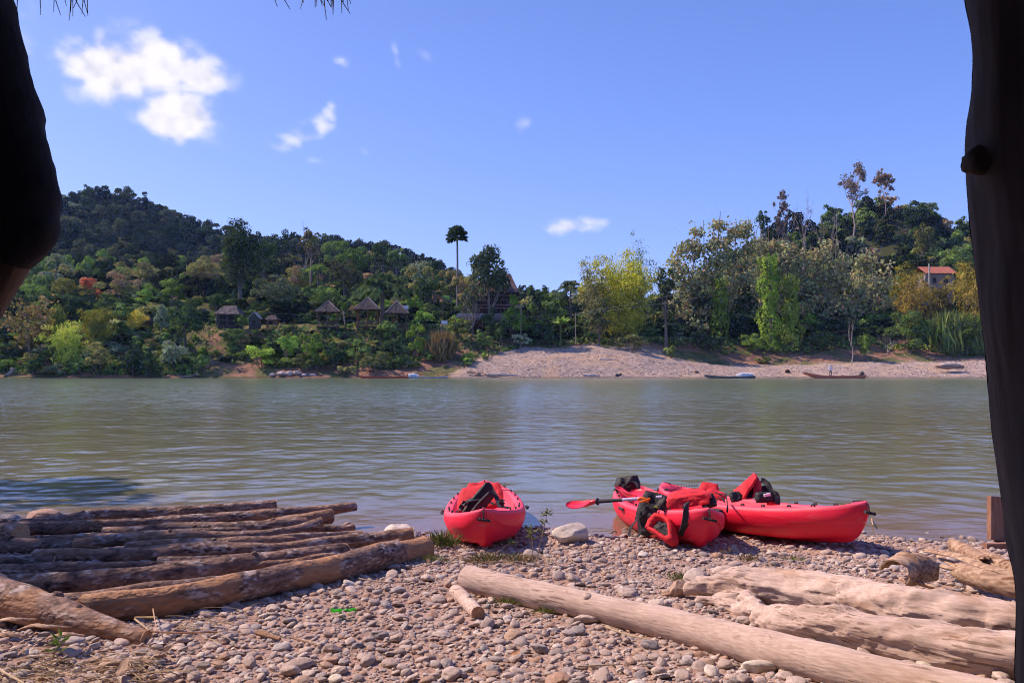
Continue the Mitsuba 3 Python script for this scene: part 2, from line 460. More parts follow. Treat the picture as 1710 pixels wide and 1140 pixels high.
def broad(rng, H, W, col, cut=.3, fine=1.0, nb=18, n=None, trunk=True, lean=0, ragged=.25, bark=(.16, .13, .11), col2=None, squash=.8):
    ch = H * (1 - cut)
    size = .50 * fine
    n = n or int(np.clip(5.2 * (W * ch) / size ** 2, 600, 7500))
    cr, tips = blobs_crown(rng, ch, W, n, size, col, nb, ragged=ragged, col2=col2, squash=squash)
    up = np.array([lean, 0, H * cut])
    parts = {'crown': moved(cr, None, up)}
    if trunk:
        parts['trunk'] = trunk_mesh(rng, H * cut + ch * .45, max(.12, H * .017), tips + up, lean, bark)
    return parts


def teak(rng, H, W, col, cut=.35, **k):
    "thin upright trunk, steep limbs and sparse big leaves"
    ms, pos = [], []
    nt = max(1, int(W / 3.2))
    for j in range(nt):
        x0 = (j + .5) / nt * W * .6 - W * .3 + rng.normal() * .3
        top = np.array([x0 * 1.5 + rng.normal() * .4, rng.normal() * 1.2, H * rng.uniform(.86, .98)])
        p = resample(np.array([[x0, rng.normal() * .6, -.6], [x0 * 1.1, rng.normal() * .3, H * .4], top]), 9)
        bark = np.array((.20, .155, .125)) * rng.uniform(.8, 1.15)
        ms.append(tube(p, np.linspace(.17, .05, 9), 6) + (bark,))
        for b in range(int(11 + H * .45)):
            t = rng.uniform(cut * .8, 1)
            a = p[int(t * 8)]
            ang = rng.uniform(0, 2 * np.pi)
            L = W / nt * rng.uniform(.55, 1.05) * (1.12 - .6 * t)
            e = a + np.array([math.cos(ang) * L, math.sin(ang) * L, L * rng.uniform(.25, 1.0)])
            e[2] = min(e[2], H)
            ms.append(tube(resample(np.array([a, a * .4 + e * .6 + [0, 0, -.12 * L], e]), 5), np.linspace(.055, .02, 5), 4) + (bark,))
            m = rng.integers(46, 76)
            s = rng.uniform(.3, 1.12, m)[:, None]
            pos.append(a + (e - a) * s + rng.normal(size=(m, 3)) * np.array([.65, .65, .6]))
    pos = np.vstack(pos)
    cl = np.where(rng.random(len(pos))[:, None] < .22, np.array(COL['brown']) * 1.05, np.asarray(col))
    return {'crown': leaves(pos, ball(rng, len(pos)) + [0, 0, .3], .62, rng, cl, .75, vary=.45), 'trunk': join(ms)}


def bamboo(rng, H, W, col, n=30, lean=0, per=95, low=.12, **k):
    "a clump of arching culms with feathery hanging plumes"
    ms, pos, nr, al, cc = [], [], [], [], []
    for j in range(n):
        ang, out = rng.uniform(0, 2 * np.pi), rng.uniform(.05, 1) ** .7
        h = H * rng.uniform(.62, 1.0) * (1 - .28 * out)
        dxy = np.array([math.cos(ang), math.sin(ang)]) * out * W * .5
        p = np.array([[*(dxy * .12), -.4], [*(dxy * .25), h * .45], [*(dxy * .55), h * .85], [*(dxy * .85), h], [*(dxy * 1.1), h * rng.uniform(.84, .97)]])
        p[:, 0] += lean * (p[:, 2] / H) ** 2
        p = resample(p, 14)
        ms.append(tube(p[:12], np.linspace(.06, .015, 12), 4) + (np.array((.20, .19, .07)) * rng.uniform(.7, 1.1),))
        m = int(1.7 * per * rng.uniform(.7, 1.3))
        t = rng.uniform(low, 1, m) ** .8 * 13
        i = np.minimum(t.astype(int), 12)
        a = p[i] + (p[i + 1] - p[i]) * (t - i)[:, None]
        spread = (.35 + .055 * H * np.sin(np.clip(t / 13, 0, 1) * np.pi * .9 + .15))[:, None]
        # tufts: leaves gather in sprays
        tuft = rng.normal(size=(18, 3))[np.clip((t * 18 / 13.01).astype(int), 0, 17)] * .75 + rng.normal(size=(m, 3)) * .45
        q = a + tuft * spread * np.array([1, 1, .7])
        pos.append(q)
        d = tuft + rng.normal(size=(m, 3)) * .6
        d[:, 2] = -np.abs(d[:, 2]) * .6 - .45
        al.append(d); nr.append(tuft + rng.normal(size=(m, 3)) * .35 + np.array([0, 0, .3]))
        cc.append(np.asarray(col) * rng.uniform(.72, 1.25) * np.ones((m, 1)))
    return {'foliage': leaves(np.vstack(pos), np.vstack(nr), .60, rng, np.vstack(cc), .27, np.vstack(al), vary=.3), 'culms': join(ms)}


def fronds(rng, n, L, col, droop=.55, up=(.2, 1.1), wide=.9, seg=11, leaf=.55):
    pos, nr, al, ms = [], [], [], []
    for j in range(n):
        a, e = j / n * 2 * np.pi * 2.618 + rng.normal() * .15, rng.uniform(*up)
        h = np.array([math.cos(a), math.sin(a), 0])
        s = np.linspace(0, 1, seg)[:, None]
        Lj = L * rng.uniform(.85, 1.1)
        p = h * s * Lj * math.cos(e) + np.array([0, 0, 1]) * (s * math.sin(e) - droop * s ** 2.2) * Lj
        ms.append(tube(p, np.linspace(.05, .015, seg), 4) + (np.array((.13, .13, .05)),))
        t = np.gradient(p, axis=0); t /= np.linalg.norm(t, axis=1, keepdims=True)
        side = np.cross(t, [0, 0, 1.0]); side /= np.linalg.norm(side, axis=1, keepdims=True) + 1e-6
        for k in range(1, seg):
            for q in np.linspace(0, 1, 4)[:3]:
                for sg in (-1, 1):
                    b = p[k] * (1 - q) + p[k - 1] * q
                    d = side[k] * sg * .8 + t[k] * .75 + np.array([0, 0, -.35]) + rng.normal(size=3) * .1
                    ll = leaf * wide * (1 - .55 * abs(k / seg - .45)) * L * .45
                    d /= np.linalg.norm(d)
                    pos.append(np.r_[b + d * ll * .5, ll]); al.append(d); nr.append(np.cross(d, t[k]) * sg + rng.normal(size=3) * .2)
    pos = np.array(pos)
    return leaves(pos[:, :3], np.array(nr), pos[:, 3], rng, col, .20, np.array(al), .1, .25), join(ms)


def palm(rng, H, W, col, n=20, lean=0, r=.2, droop=.6, up=(.15, 1.25), leafw=.9, **k):
    lv, st = fronds(rng, n, W * .62, col, droop, up, leafw)
    crown_h = W * k.get('head', .42)
    p = resample(np.array([[0, 0, -.5], [lean * .3, 0, (H - crown_h) * .5], [lean, 0, H - crown_h]]), 9)
    o = p[-1]
    return {'fronds': moved(lv, None, o), 'frond_ribs': moved(st, None, o), 'trunk': tube(p, np.r_[r * 1.4, np.linspace(r * 1.05, r * .8, 8)], 8, .03, 5) + (np.array((.17, .14, .115)),)}


def fanpalm(rng, H, W, col, **k):
    "tall bare stem with a round head of pleated fans"
    c = H - W * .42
    vs, fs, cs, n = [], [], [], 0
    st = []
    for j in range(20):
        a, e = j * 2.399, rng.uniform(-.75, 1.45)
        d = np.array([math.cos(a) * math.cos(e), math.sin(a) * math.cos(e), math.sin(e)])
        b = np.array([0, 0, c]) + d * W * .18
        st.append(stick([0, 0, c], b, .05, .03, 4) + (np.array((.12, .12, .05)),))
        u = np.cross(d, [0, 0, 1.0]); u /= np.linalg.norm(u) + 1e-6
        w = np.cross(u, d)
        m = 15
        th = np.linspace(-2.0, 2.0, m)
        R = W * .30 * rng.uniform(.85, 1.1)
        for q in range(m - 1):
            tip = (th[q] + th[q + 1]) / 2
            pl = .1 * R * (1 if q % 2 else -1)
            pts = [b, b + .72 * R * (math.cos(th[q]) * d + math.sin(th[q]) * u) + w * pl, b + R * (math.cos(tip) * d + math.sin(tip) * u) - np.array([0, 0, .12 * R]), b + .72 * R * (math.cos(th[q + 1]) * d + math.sin(th[q + 1]) * u) - w * pl]
            vs += pts; fs += [[n, n + 1, n + 2], [n, n + 2, n + 3]]; n += 4
            cs += [np.asarray(col) * rng.uniform(.75, 1.25)] * 4
    return {'fronds': (np.array(vs), np.array(fs), np.array(cs)), 'frond_stalks': join(st), 'trunk': tube(resample(np.array([[0, 0, -.5], [.1, 0, c * .5], [0, 0, c]]), 8), np.linspace(.24, .17, 8), 8) + (np.array((.24, .22, .20)),)}


def bare(rng, H, W, col, leafy=0, cut=.4, bark=(.27, .23, .20), depth=4, **k):
    "leafless or nearly leafless branching tree"
    ms, tips = [], []

    def grow(a, d, L, r, k):
        e = a + d * L
        mid = (a + e) / 2 + rng.normal(size=3) * L * .07
        ms.append(tube(np.array([a, mid, e]), [r, r * .8, r * .6], 5 if k else 7) + (np.asarray(bark) * rng.uniform(.85, 1.1),))
        if k == depth:
            tips.append(e)
            return
        for q in range(rng.integers(2, 4) + (k == 0) * 3):
            nd = d * rng.uniform(.4, .8) + ball(rng, 1)[0] * np.array([1.0, 1.0, .55]) + np.array([0, 0, .16])
            grow(e if k else a + d * L * rng.uniform(.7, 1), nd / np.linalg.norm(nd), L * rng.uniform(.55, .8) if k else (H - L) * rng.uniform(.38, .52), r * .62, k + 1)
    grow(np.array([0, 0, -.4]), np.array([.03, 0, 1]), H * cut, max(.06, H * .013), 0)
    v, f, c = join(ms)
    tips = np.array(tips)
    lim = np.r_[W / 2 / np.abs(tips[:, 0]).max(), W / 2 / np.abs(tips[:, 1]).max()]
    sc = np.array([*lim, H / tips[:, 2].max()])
    t = np.clip(v[:, 2:] / (H * cut), 0, 1) ** 2
    v = v * (1 - t + t * sc)
    out = {'branches': (v, f, c)}
    if leafy:
        pos = np.repeat(tips * sc, leafy, 0) + rng.normal(size=(len(tips) * leafy, 3)) * W * .035
        out['crown'] = leaves(pos, ball(rng, len(pos)) + [0, 0, .4], .5, rng, col, .7)
    return out


def bush(rng, H, W, col, nb=12, fine=.8, n=None, col2=None, **k):
    size = .5 * fine
    n = n or int(np.clip(5.5 * W * H / size ** 2, 250, 4200))
    cr, tips = blobs_crown(rng, H * 1.12, W, n, size, col, nb, ragged=.3, col2=col2)
    ms = []
    for t in tips[:6]:
        ms.append(tube(resample(np.array([[t[0] * .15, t[1] * .15, -.3], t * .5, t]), 4), [.05, .04, .03, .015], 4) + (np.array((.13, .10, .08)),))
    return {'foliage': moved(cr, None, (0, 0, -.08 * H)), 'stems': join(ms)}


def vine(rng, H, W, col, **k):
    "a dead trunk smothered in climbers that hang down in curtains"
    pos, nr, n = [], [], int(30 * W * H)
    p = resample(np.array([[0, 0, -.5], [W * .05, 0, H * .5], [-W * .03, 0, H]]), 9)
    z = rng.uniform(0, 1, n) ** .85
    prof = .35 + .35 * np.abs(np.sin(z * 9 + rng.uniform(0, 6))) * (1 - .4 * z) + .2 * (z < .35)
    a = rng.uniform(0, 2 * np.pi, n)
    lump = meshkit.noise(np.stack([np.cos(a) * 1.3, np.sin(a) * 1.3, z * H * .45], -1) + 9, int(H * 10)) * 1.1 + .35
    r = prof * lump * W * .62
    pos = np.stack([np.cos(a) * r, np.sin(a) * r, z * H + rng.normal(size=n) * .3], -1)
    nr = np.stack([np.cos(a), np.sin(a), .35 + rng.normal(size=n) * .3], -1) + rng.normal(size=(n, 3)) * .35
    return {'climber_leaves': leaves(pos, nr, .5, rng, np.asarray(col) * (.75 + .5 * meshkit.noise(pos * .5, 4))[:, None], .7), 'trunk': tube(p, np.linspace(.25, .1, 9), 6) + (np.array((.15, .12, .10)),)}


def reeds(rng, H, W, col, n=1300, **k):
    b = rng.normal(size=(n, 2)) * W * .2
    d = np.stack([b[:, 0] * .5 / W + rng.normal(size=n) * .22, rng.normal(size=n) * .25, np.ones(n)], -1)
    h = H * rng.uniform(.5, 1.1, n)
    pos = np.stack([b[:, 0], b[:, 1], h * .45], -1) + d * 0
    nr = np.cross(d, rng.normal(size=(n, 3)))
    lv = leaves(pos, nr, h, rng, col, .045, d, vary=.35)
    return {'blades': lv}


def banana(rng, H, W, col, **k):
    pos, nr, al = [], [], []
    for j in range(11):
        a, e = j * 2.4, rng.uniform(.35, 1.2)
        d = np.array([math.cos(a) * math.cos(e), math.sin(a) * math.cos(e), math.sin(e)])
        pos.append(np.array([0, 0, H * .5]) + d * W * .28); al.append(d); nr.append(np.cross(d, np.cross([0, 0, 1.0], d)) + [0, 0, .5])
    return {'leaves': leaves(np.array(pos), np.array(nr), W * .6, rng, col, .34, np.array(al)), 'stem': tube(np.array([[0, 0, -.3], [0, 0, H * .6]]), [.2, .12], 7) + (np.array((.15, .17, .06)),)}


MAKE = dict(broad=broad, teak=teak, bamboo=bamboo, palm=palm, fanpalm=fanpalm, bare=bare, bush=bush, vine=vine, reeds=reeds, banana=banana)
NAMES = dict(broad=('broadleaf_tree', 'tree'), teak=('large_leaved_tree', 'tree'), bamboo=('bamboo_clump', 'bamboo'), palm=('palm_tree', 'palm'), fanpalm=('fan_palm', 'palm'), bare=('bare_tree', 'tree'),
             bush=('shrub', 'shrub'), vine=('climber_covered_tree', 'tree'), reeds=('reed_tuft', 'reeds'), banana=('banana_plant', 'banana plant'))


def ground_at(x, Y):
    z = float(bank_z(x, Y)) if Y < 262 else -9
    if Y > 205:
        z = max(z, float(LEFT(x, Y)) if x < 60 else -9)
    if Y > 150 and x > -20:
        z = max(z, float(RIGHT(x, Y)))
    return z


def plant(kind, px, top, base, wide, Y, col, label, seed=None, group=None, **k):
    "a plant whose crown reaches 'top', with its foot at 'base' or on the ground of that distance, whichever is lower"
    rng = np.random.default_rng(int(px * 7 + top * 13 + (seed or 0)))
    fixed = k.pop('fixed', False)
    if Y < 143 and not fixed:      # stand it where the bank really has this height
        Ys = np.arange(118.5, 146, .25)
        d = ray(px, base)
        hit = Ys[bank_z(d[0] * Ys, Ys) >= EYE[2] + d[2] * Ys]
        if len(hit) and abs(hit[0] - Y) < 9:
            Y = float(hit[0])
    a, b, w = P(px, top, Y), P(px, base, Y), wide / F * Y
    z = min(ground_at(b[0], Y), b[2] + .3)
    H = a[2] - z
    if kind in ('broad', 'teak') and 'cut' not in k and b[2] - z > .12 * H:
        k['cut'] = min(.75, (b[2] - z) / H)
    c = COL[col] if isinstance(col, str) else tuple(1.8 * q for q in col)
    if 'col2' in k:
        k['col2'] = COL[k['col2']]
    parts = MAKE[kind](rng, H, w, c, **k)
    name, cat = NAMES[kind]
    t = thing(name, label, cat, group)
    for part, m in parts.items():
        put(part, moved(m, rot([0, 0, 1], 0), (b[0], Y, z)), 'leaf' if part in ('crown', 'foliage', 'fronds', 'climber_leaves', 'blades', 'leaves') else 'plain', t)
    return t


# forest on the hills: a mass that nobody could count
def forest(rng, hill, x0, x1, y0, y1, step, size, pals, weights, out, clear=lambda x, y, r: True):
    ny = int((y1 - y0) / step)
    for j in range(ny):
        y = y0 + (j + .5) * step
        for x in np.arange(x0 * y / y1, x1 * y / y1, step):
            xx, yy = x + rng.normal() * step * .3, y + rng.normal() * step * .3
            if not clear(xx, yy, rng):
                continue
            s = size * rng.uniform(.62, 1.35)
            if rng.random() < .05:
                s *= 1.35
            out.append((xx, yy, float(hill(xx, yy)) - .42 * s, s, rng.choice(len(pals), p=weights)))


FRNG = np.random.default_rng(5)
PALS = [COL['deep'], COL['dark'], (.040, .058, .022), COL['mid'], COL['olive'], COL['green'], COL['brown'], COL['grey'], (.034, .054, .026), (.052, .080, .034), (.11, .135, .06)]
SHAPES_ = [(1.02, 1.05), (.85, 1.15), (1.18, .98)]
groups = []
for i, c in enumerate(PALS):
    for j, (hh, ww) in enumerate(SHAPES_[:3 if i < 4 or i > 7 else 2]):
        r = np.random.default_rng(100 + i * 7 + j)
        c = c if i > 7 else tuple(.78 * q for q in c) if i < 3 else tuple((.9 if i < 8 else 1) * q for q in c)
        cr, tips = blobs_crown(r, hh, ww, 900, .09, c, 17, ragged=.25)
        scene[f'forest_crown_{len(groups)}'] = {'type': 'shapegroup', 'crown': ply(cr[:2], 'leaf', color=cr[2])}
        groups.append(i)
groups = np.array(groups)
trees = []
lw = np.array([.04, .03, .03, .01, .01, 0, .005, .01, .32, .32, .2]); lw /= lw.sum()
forest(FRNG, LEFT, -420, 130, 262, 432, 7.2, 9.5, PALS, lw, trees)
mw = np.array([.10, .20, .16, .18, .12, .10, .06, .04, .01, .02, .04]); mw /= mw.sum()
forest(FRNG, lambda x, y: max(LEFT(x, y), bank_z(x, min(y, 262))) if y > 200 else bank_z(x, y), -175, 25, 168, 262, 6.6, 8.0, PALS, mw, trees)
rw = np.array([.16, .24, .2, .16, .08, .07, .03, .02, .01, .02, .02]); rw /= rw.sum()
forest(FRNG, RIGHT, 38, 215, 160, 268, 5.8, 8.2, PALS, rw, trees)
fi = 0
for x, y, z, s, k in trees:
    g = FRNG.choice(np.nonzero(groups == k)[0])
    fi += 1
    scene[f'forest__{fi:03d}'] = {'type': 'instance', 'to_world': T().translate([x, y, z]).rotate([0, 0, 1], float(FRNG.uniform(0, 360))).scale([s, s, s * float(FRNG.uniform(.85, 1.2))]), 'g': {'type': 'ref', 'id': f'forest_crown_{g}'}}
EARTH = [(352, 580, 30, 40), (395, 612, 60, 20), (772, 592, 34, 34), (735, 612, 40, 18), (550, 620, 60, 8)]      # bare reddish earth on the left bank
thick = []
for j in range(2300):
    Y = FRNG.choice([FRNG.uniform(119.5, 132), FRNG.uniform(142, 170)], p=[.45, .55])
    px = FRNG.uniform(-60, 1720)
    x = (px - CX) / F * Y
    left = px < 745 + (Y - 118) * 7
    if left and 335 < px < 800 and Y < 122.5 or (not left and Y < 137.5) or (left and Y < 133 and 640 < px < 860 and FRNG.random() < .6):
        continue
    py = 613 - (float(bank_z(x, Y)) - 1.6) * F / Y
    if any(((px - a) / c) ** 2 + ((py - b) / d) ** 2 < 1 for a, b, c, d in EARTH) and FRNG.random() < .9:
        continue
    s = FRNG.uniform(1.3, 3.6) if Y < 135 else FRNG.uniform(3, 6.5)
    if left and 128 < Y < 134 and 420 < px < 730:
        s *= .5
    k = FRNG.choice(8, p=[.02, .10, .10, .26, .16, .26, .04, .06] if left and Y < 135 else [.12, .24, .1, .2, .12, .12, .04, .06])
    g = FRNG.choice(np.nonzero(groups == k)[0])
    thick.append(1)
    scene[f'thicket__{len(thick):03d}'] = {'type': 'instance', 'to_world': T().translate([x, Y, ground_at(x, Y) - .15 * s]).rotate([0, 0, 1], float(FRNG.uniform(0, 360))).scale([s * 1.15, s * 1.15, s * .85]), 'g': {'type': 'ref', 'id': f'forest_crown_{g}'}}
say('thicket', 'tangled thicket of green bushes filling the gaps on the far bank', 'thicket', kind='stuff')
print('thicket', len(thick))
say('forest', 'dense dark green forest covering the hills behind the far bank', 'forest', kind='stuff')
print('forest trees', fi)
# ---------------------------------------------------------------- the plants of the far bank, each where the photograph has it
# left: between the dark hill and the water
plant('broad', 155, 455, 505, 56, 158, 'rust', 'rust orange leaved tree below the dark left hill', col2='olive')
plant('broad', 203, 440, 512, 62, 162, 'olive', 'broad olive brown tree right of the rust orange tree', col2='brown')
plant('broad', 104, 458, 500, 54, 155, (.125, .135, .03), 'rounded yellow green tree left of the rust orange tree')
plant('broad', 62, 466, 520, 46, 156, 'mid', 'mid green tree at far left above the thin yellowing tree')
plant('broad', 108, 486, 540, 62, 148, 'dark', 'dark green tree under the rounded yellow green tree')
plant('broad', 22, 480, 560, 60, 150, 'deep', 'very dark tree under the sleeve at the far left edge')
plant('broad', 14, 520, 615, 66, 132, 'deep', 'dark leafy tree at the left edge just above the bank')
plant('palm', 93, 418, 485, 34, 200, 'grey', 'slender grey palm on the lower slope of left hill', r=.16, n=15)
plant('teak', 52, 497, 602, 66, 123, (.135, .115, .036), 'thin tree with sparse yellowing leaves near left water edge', cut=.4)
plant('bamboo', 112, 520, 618, 82, 123, 'lime', 'bright lime green bamboo clump at the left water edge', n=20, per=80)
plant('bamboo', 93, 502, 560, 26, 128, (.12, .16, .03), 'narrow upright green bamboo spire behind lime bamboo clump', n=7, per=90)
plant('bamboo', 160, 500, 585, 62, 131, (.16, .165, .03), 'yellow green bamboo plume right of the lime bamboo clump', n=16)
plant('bamboo', 226, 508, 560, 40, 134, 'gold', 'small golden bamboo beside the dark stilt hut', n=10)
plant('broad', 246, 470, 540, 50, 150, 'green', 'bright green round tree, left one of the two above the stilt hut', nb=12)
plant('broad', 288, 462, 530, 52, 150, (.085, .13, .022), 'bright green round tree, right one of the two above the stilt hut', nb=12)
plant('broad', 205, 500, 560, 50, 140, 'mid', 'mid green tree behind the yellow green bamboo plume')
plant('broad', 308, 482, 605, 68, 127, 'dark', 'tall dark tree with low crown close to the left bank edge', cut=.15, nb=24, bark=(.12, .10, .08))
plant('broad', 268, 505, 570, 34, 134, 'grey', 'grey green tree just left of the tall dark bank tree', cut=.15)
plant('broad', 361, 484, 545, 40, 136, 'dark', 'dark rounded tree between tall bank tree and grey roofed hut')
plant('broad', 345, 432, 500, 86, 182, (.115, .105, .048), 'wide olive brown tree behind the dark rounded tree', col2='olive')
plant('broad', 400, 350, 522, 108, 158, (.036, .055, .024), 'tallest dark tree on the left rising against the sky', cut=.14, nb=34, bark=(.17, .14, .12), fine=.95)
plant('broad', 440, 388, 470, 60, 175, 'dark', 'dark tree touching the tallest left tree on its right', cut=.3)
plant('broad', 470, 378, 450, 50, 235, 'deep', 'dark skyline tree right of the tallest left tree')
plant('bare', 508, 368, 420, 34, 208, 'brown', 'leafless pale crown rising behind the brownish tall tree', depth=3, cut=.3)
plant('broad', 520, 374, 470, 48, 200, (.085, .075, .048), 'brownish tall tree with slender trunks on the middle skyline', cut=.45, col2='olive', bark=(.24, .18, .13))
plant('broad', 560, 384, 450, 56, 225, 'mid', 'mid green skyline tree right of the brownish tall tree')
plant('broad', 592, 402, 470, 78, 195, (.06, .105, .022), 'fresh green domed tree in the middle of the slope', nb=22)
plant('broad', 574, 424, 512, 72, 172, (.055, .062, .030), 'large brown green tree below the fresh green domed tree', nb=24)
plant('palm', 531, 434, 490, 44, 172, 'green', 'short green palm left of the large brown green tree', n=16, up=(.5, 1.3))
plant('broad', 487, 436, 500, 60, 178, 'olive', 'olive tree above the grey green spreading tree', col2='brown')
plant('broad', 462, 452, 542, 100, 146, (.075, .10, .050), 'grey green spreading tree over the small white gabled hut', cut=.25, nb=26, ragged=.3)
plant('broad', 540, 470, 535, 66, 150, 'mid', 'mid green tree left of the first thatched pavilion')
plant('broad', 610, 470, 532, 66, 150, 'dark', 'dark green tree rising behind the two taller pavilions')
plant('broad', 566, 488, 540, 46, 144, (.06, .085, .03), 'small green tree behind the first thatched pavilion')
plant('palm', 638, 430, 538, 88, 139, (.060, .095, .034), 'big feathery palm with thick trunk between two pavilions', n=30, r=.42, droop=.55, up=(.2, 1.4), head=.60, leafw=1.15)
plant('broad', 640, 398, 460, 60, 240, 'dark', 'dark skyline tree behind the big feathery palm')
plant('broad', 662, 402, 455, 44, 236, 'mid', 'green skyline tree just right of the big palm top')
plant('broad', 698, 424, 508, 72, 170, 'grey', 'pale limbed grey green tree right of the big palm', col2='olive', bark=(.32, .29, .26), cut=.25)
plant('broad', 724, 422, 470, 26, 172, 'dark', 'small dark pointed tree left of the fan palm stem')
plant('broad', 716, 455, 515, 70, 152, 'dark', 'dark round tree behind the rightmost pavilion', nb=22)
plant('broad', 690, 488, 535, 40, 142, 'green', 'bright green shrubby tree right beside the last pavilion', cut=.1)
plant('broad', 752, 436, 520, 52, 162, (.12, .115, .05), 'thin olive tree standing under the fan palm', cut=.3)
plant('broad', 775, 446, 520, 50, 158, 'olive', 'olive tree left of the tall two trunked tree', col2='brown')
plant('fanpalm', 763, 376, 520, 46, 158, (.030, .05, .018), 'tall fan palm with round head alone against the sky')
plant('broad', 816, 402, 532, 84, 137, (.050, .070, .030), 'tall tree with two trunks in front of the thatched house', cut=.26, nb=30, n=3600, bark=(.22, .18, .15), ragged=.3)
plant('bush', 800, 524, 556, 50, 133.5, 'mid', 'mid green shrub under the stone terrace wall')
plant('bush', 764, 518, 545, 34, 134, 'green', 'green shrub at the left end of the stone terrace wall')
plant('broad', 790, 462, 520, 40, 136, (.075, .085, .04), 'thin leafy tree left in front of the thatched house', cut=.3)
plant('bush', 818, 508, 548, 44, 134.5, (.05, .075, .028), 'dull green shrub in front of the thatched house posts')
plant('broad', 846, 455, 520, 36, 146, 'mid', 'leafy tree touching the thatched house on its right')
plant('bare', 782, 488, 530, 46, 134, 'grey', 'low bare tree with many grey twigs by the stone terrace', cut=.25, bark=(.34, .30, .28))
plant('bare', 735, 508, 532, 24, 133, 'grey', 'small bare pinkish tree beside the white board', cut=.25, bark=(.36, .27, .26))
plant('bush', 858, 488, 545, 52, 134, (.085, .16, .022), 'vivid green creeper mound in front of the thatched house', nb=14)
plant('broad', 899, 462, 540, 44, 150, 'dark', 'small dark tree on the low skyline right of thatched house')
plant('broad', 928, 480, 545, 54, 148, 'mid', 'mid green tree left of the coconut palm')
plant('palm', 953, 454, 545, 52, 147, (.075, .10, .052), 'coconut palm just left of the golden bamboo', n=22, droop=.6, up=(.1, 1.35), head=.55, leafw=1.1)
plant('banana', 936, 505, 545, 34, 137, 'green', 'banana plant with ragged leaves below the coconut palm')
plant('banana', 190, 524, 560, 26, 130, 'pale', 'pale banana plant left of the dark stilt hut')
plant('broad', 985, 455, 560, 66, 144, 'olive', 'olive grey tree between coconut palm and golden bamboo', cut=.15, col2='grey')
plant('broad', 1000, 500, 575, 56, 138, (.06, .075, .03), 'low dull green tree over the path to the beach', cut=.2)
# the golden bamboo and the trees right of it
plant('bamboo', 1042, 386, 588, 142, 141, (.30, .31, .036), 'huge golden green bamboo clump above the gravel beach', n=46, per=190, low=.14, fixed=True)
plant('bamboo', 1000, 392, 560, 60, 138, (.14, .145, .06), 'greyer bamboo leaning out left behind the golden clump', n=14, lean=-3)
plant('bamboo', 1068, 372, 560, 40, 142, (.12, .16, .05), 'green feathery bamboo tip rising behind the golden clump', n=9)
plant('broad', 1112, 440, 585, 60, 142, (.045, .06, .025), 'dark shaded tree between golden bamboo and large leaved trees', cut=.2)
for x, top, w, Y, lab in ((1142, 372, 66, 145, 'nearest the golden bamboo'), (1186, 350, 74, 146, 'with the highest tip of the row'), (1236, 358, 70, 147, 'left of the tall vine covered trunk'), (1282, 372, 70, 150, 'directly behind the tall vine covered trunk'),
                          (1330, 372, 72, 149, 'behind the shorter vine covered trunk'), (1378, 388, 66, 148, 'in the middle of the right grove'), (1420, 404, 62, 149, 'left of the reddish house roof, second from it'), (1462, 420, 56, 150, 'next to the bamboo by the roofed house')):
    plant('teak', x, top, 580, w, Y, 'teak', 'brownish green large leaved tree ' + lab, cut=.28)
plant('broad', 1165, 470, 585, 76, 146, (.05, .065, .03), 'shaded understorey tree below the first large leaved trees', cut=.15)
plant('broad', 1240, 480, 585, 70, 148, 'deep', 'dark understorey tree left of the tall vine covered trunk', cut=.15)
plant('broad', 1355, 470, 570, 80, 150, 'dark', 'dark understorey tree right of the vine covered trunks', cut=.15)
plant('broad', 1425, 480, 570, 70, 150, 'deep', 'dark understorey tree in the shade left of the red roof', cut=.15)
plant('vine', 1286, 430, 588, 47, 140, (.12, .19, .026), 'tallest trunk smothered in bright green hanging climbers')
plant('vine', 1203, 468, 572, 35, 140, (.10, .15, .024), 'slim climber covered trunk left of the tallest one')
plant('vine', 1322, 462, 588, 39, 140, (.13, .18, .030), 'climber covered trunk with loose hanging curtains on the right')
# right hill and its foot
plant('bare', 1421, 273, 342, 56, 236, (.15, .12, .085), 'lone pale pinkish tree standing high on the right hilltop', leafy=24, cut=.55, bark=(.34, .27, .24), depth=4)
plant('bare', 1476, 283, 330, 38, 246, (.17, .125, .08), 'smaller pale tree on the crest right of the lone hilltop tree', leafy=22, cut=.5, bark=(.33, .27, .24), depth=4)
plant('bare', 1312, 318, 372, 36, 205, (.12, .10, .085), 'purplish thin tree on the ridge above the large leaved row', leafy=20, cut=.4, bark=(.26, .21, .20))
plant('bare', 1343, 311, 380, 40, 206, (.12, .1, .08), 'leafless grey tree with fine twigs on the right ridge', cut=.3, bark=(.33, .29, .28))
plant('bare', 1395, 334, 400, 60, 190, (.12, .1, .08), 'bare grey branching tree below the right hilltop', cut=.25, bark=(.35, .31, .28))
plant('broad', 1274, 344, 400, 28, 205, 'dark', 'dark small tree on the ridge left of the purplish tree')
plant('broad', 1541, 366, 440, 62, 205, (.085, .095, .030), 'yellowish green tree on the right hill above the red roof')
plant('broad', 1600, 396, 460, 66, 190, 'mid', 'green tree on the right hill next to the dark post')
plant('bamboo', 1512, 424, 505, 84, 152, (.17, .155, .028), 'golden bamboo left of the red roofed house', n=26)
plant('bamboo', 1522, 448, 520, 54, 140, (.21, .16, .036), 'brownish golden bamboo in front of the red roofed house', n=18)
plant('bamboo', 1618, 414, 520, 78, 143, (.20, .17, .03), 'golden bamboo right of the red roof beside the post', n=30)
plant('bamboo', 1640, 455, 530, 50, 138, (.17, .14, .04), 'drooping brown gold bamboo partly behind the post', n=16)
plant('bamboo', 1566, 452, 525, 56, 146, (.13, .115, .03), 'dull golden bamboo hiding the wall of the red roofed house', n=18, fixed=True)
plant('bush', 1518, 508, 592, 84, 128, (.060, .10, .026), 'large rounded green shrub at the top of the right beach', nb=20)
plant('reeds', 1585, 524, 588, 46, 128, (.115, .15, .045), 'tall pale green reeds right of the large rounded shrub')
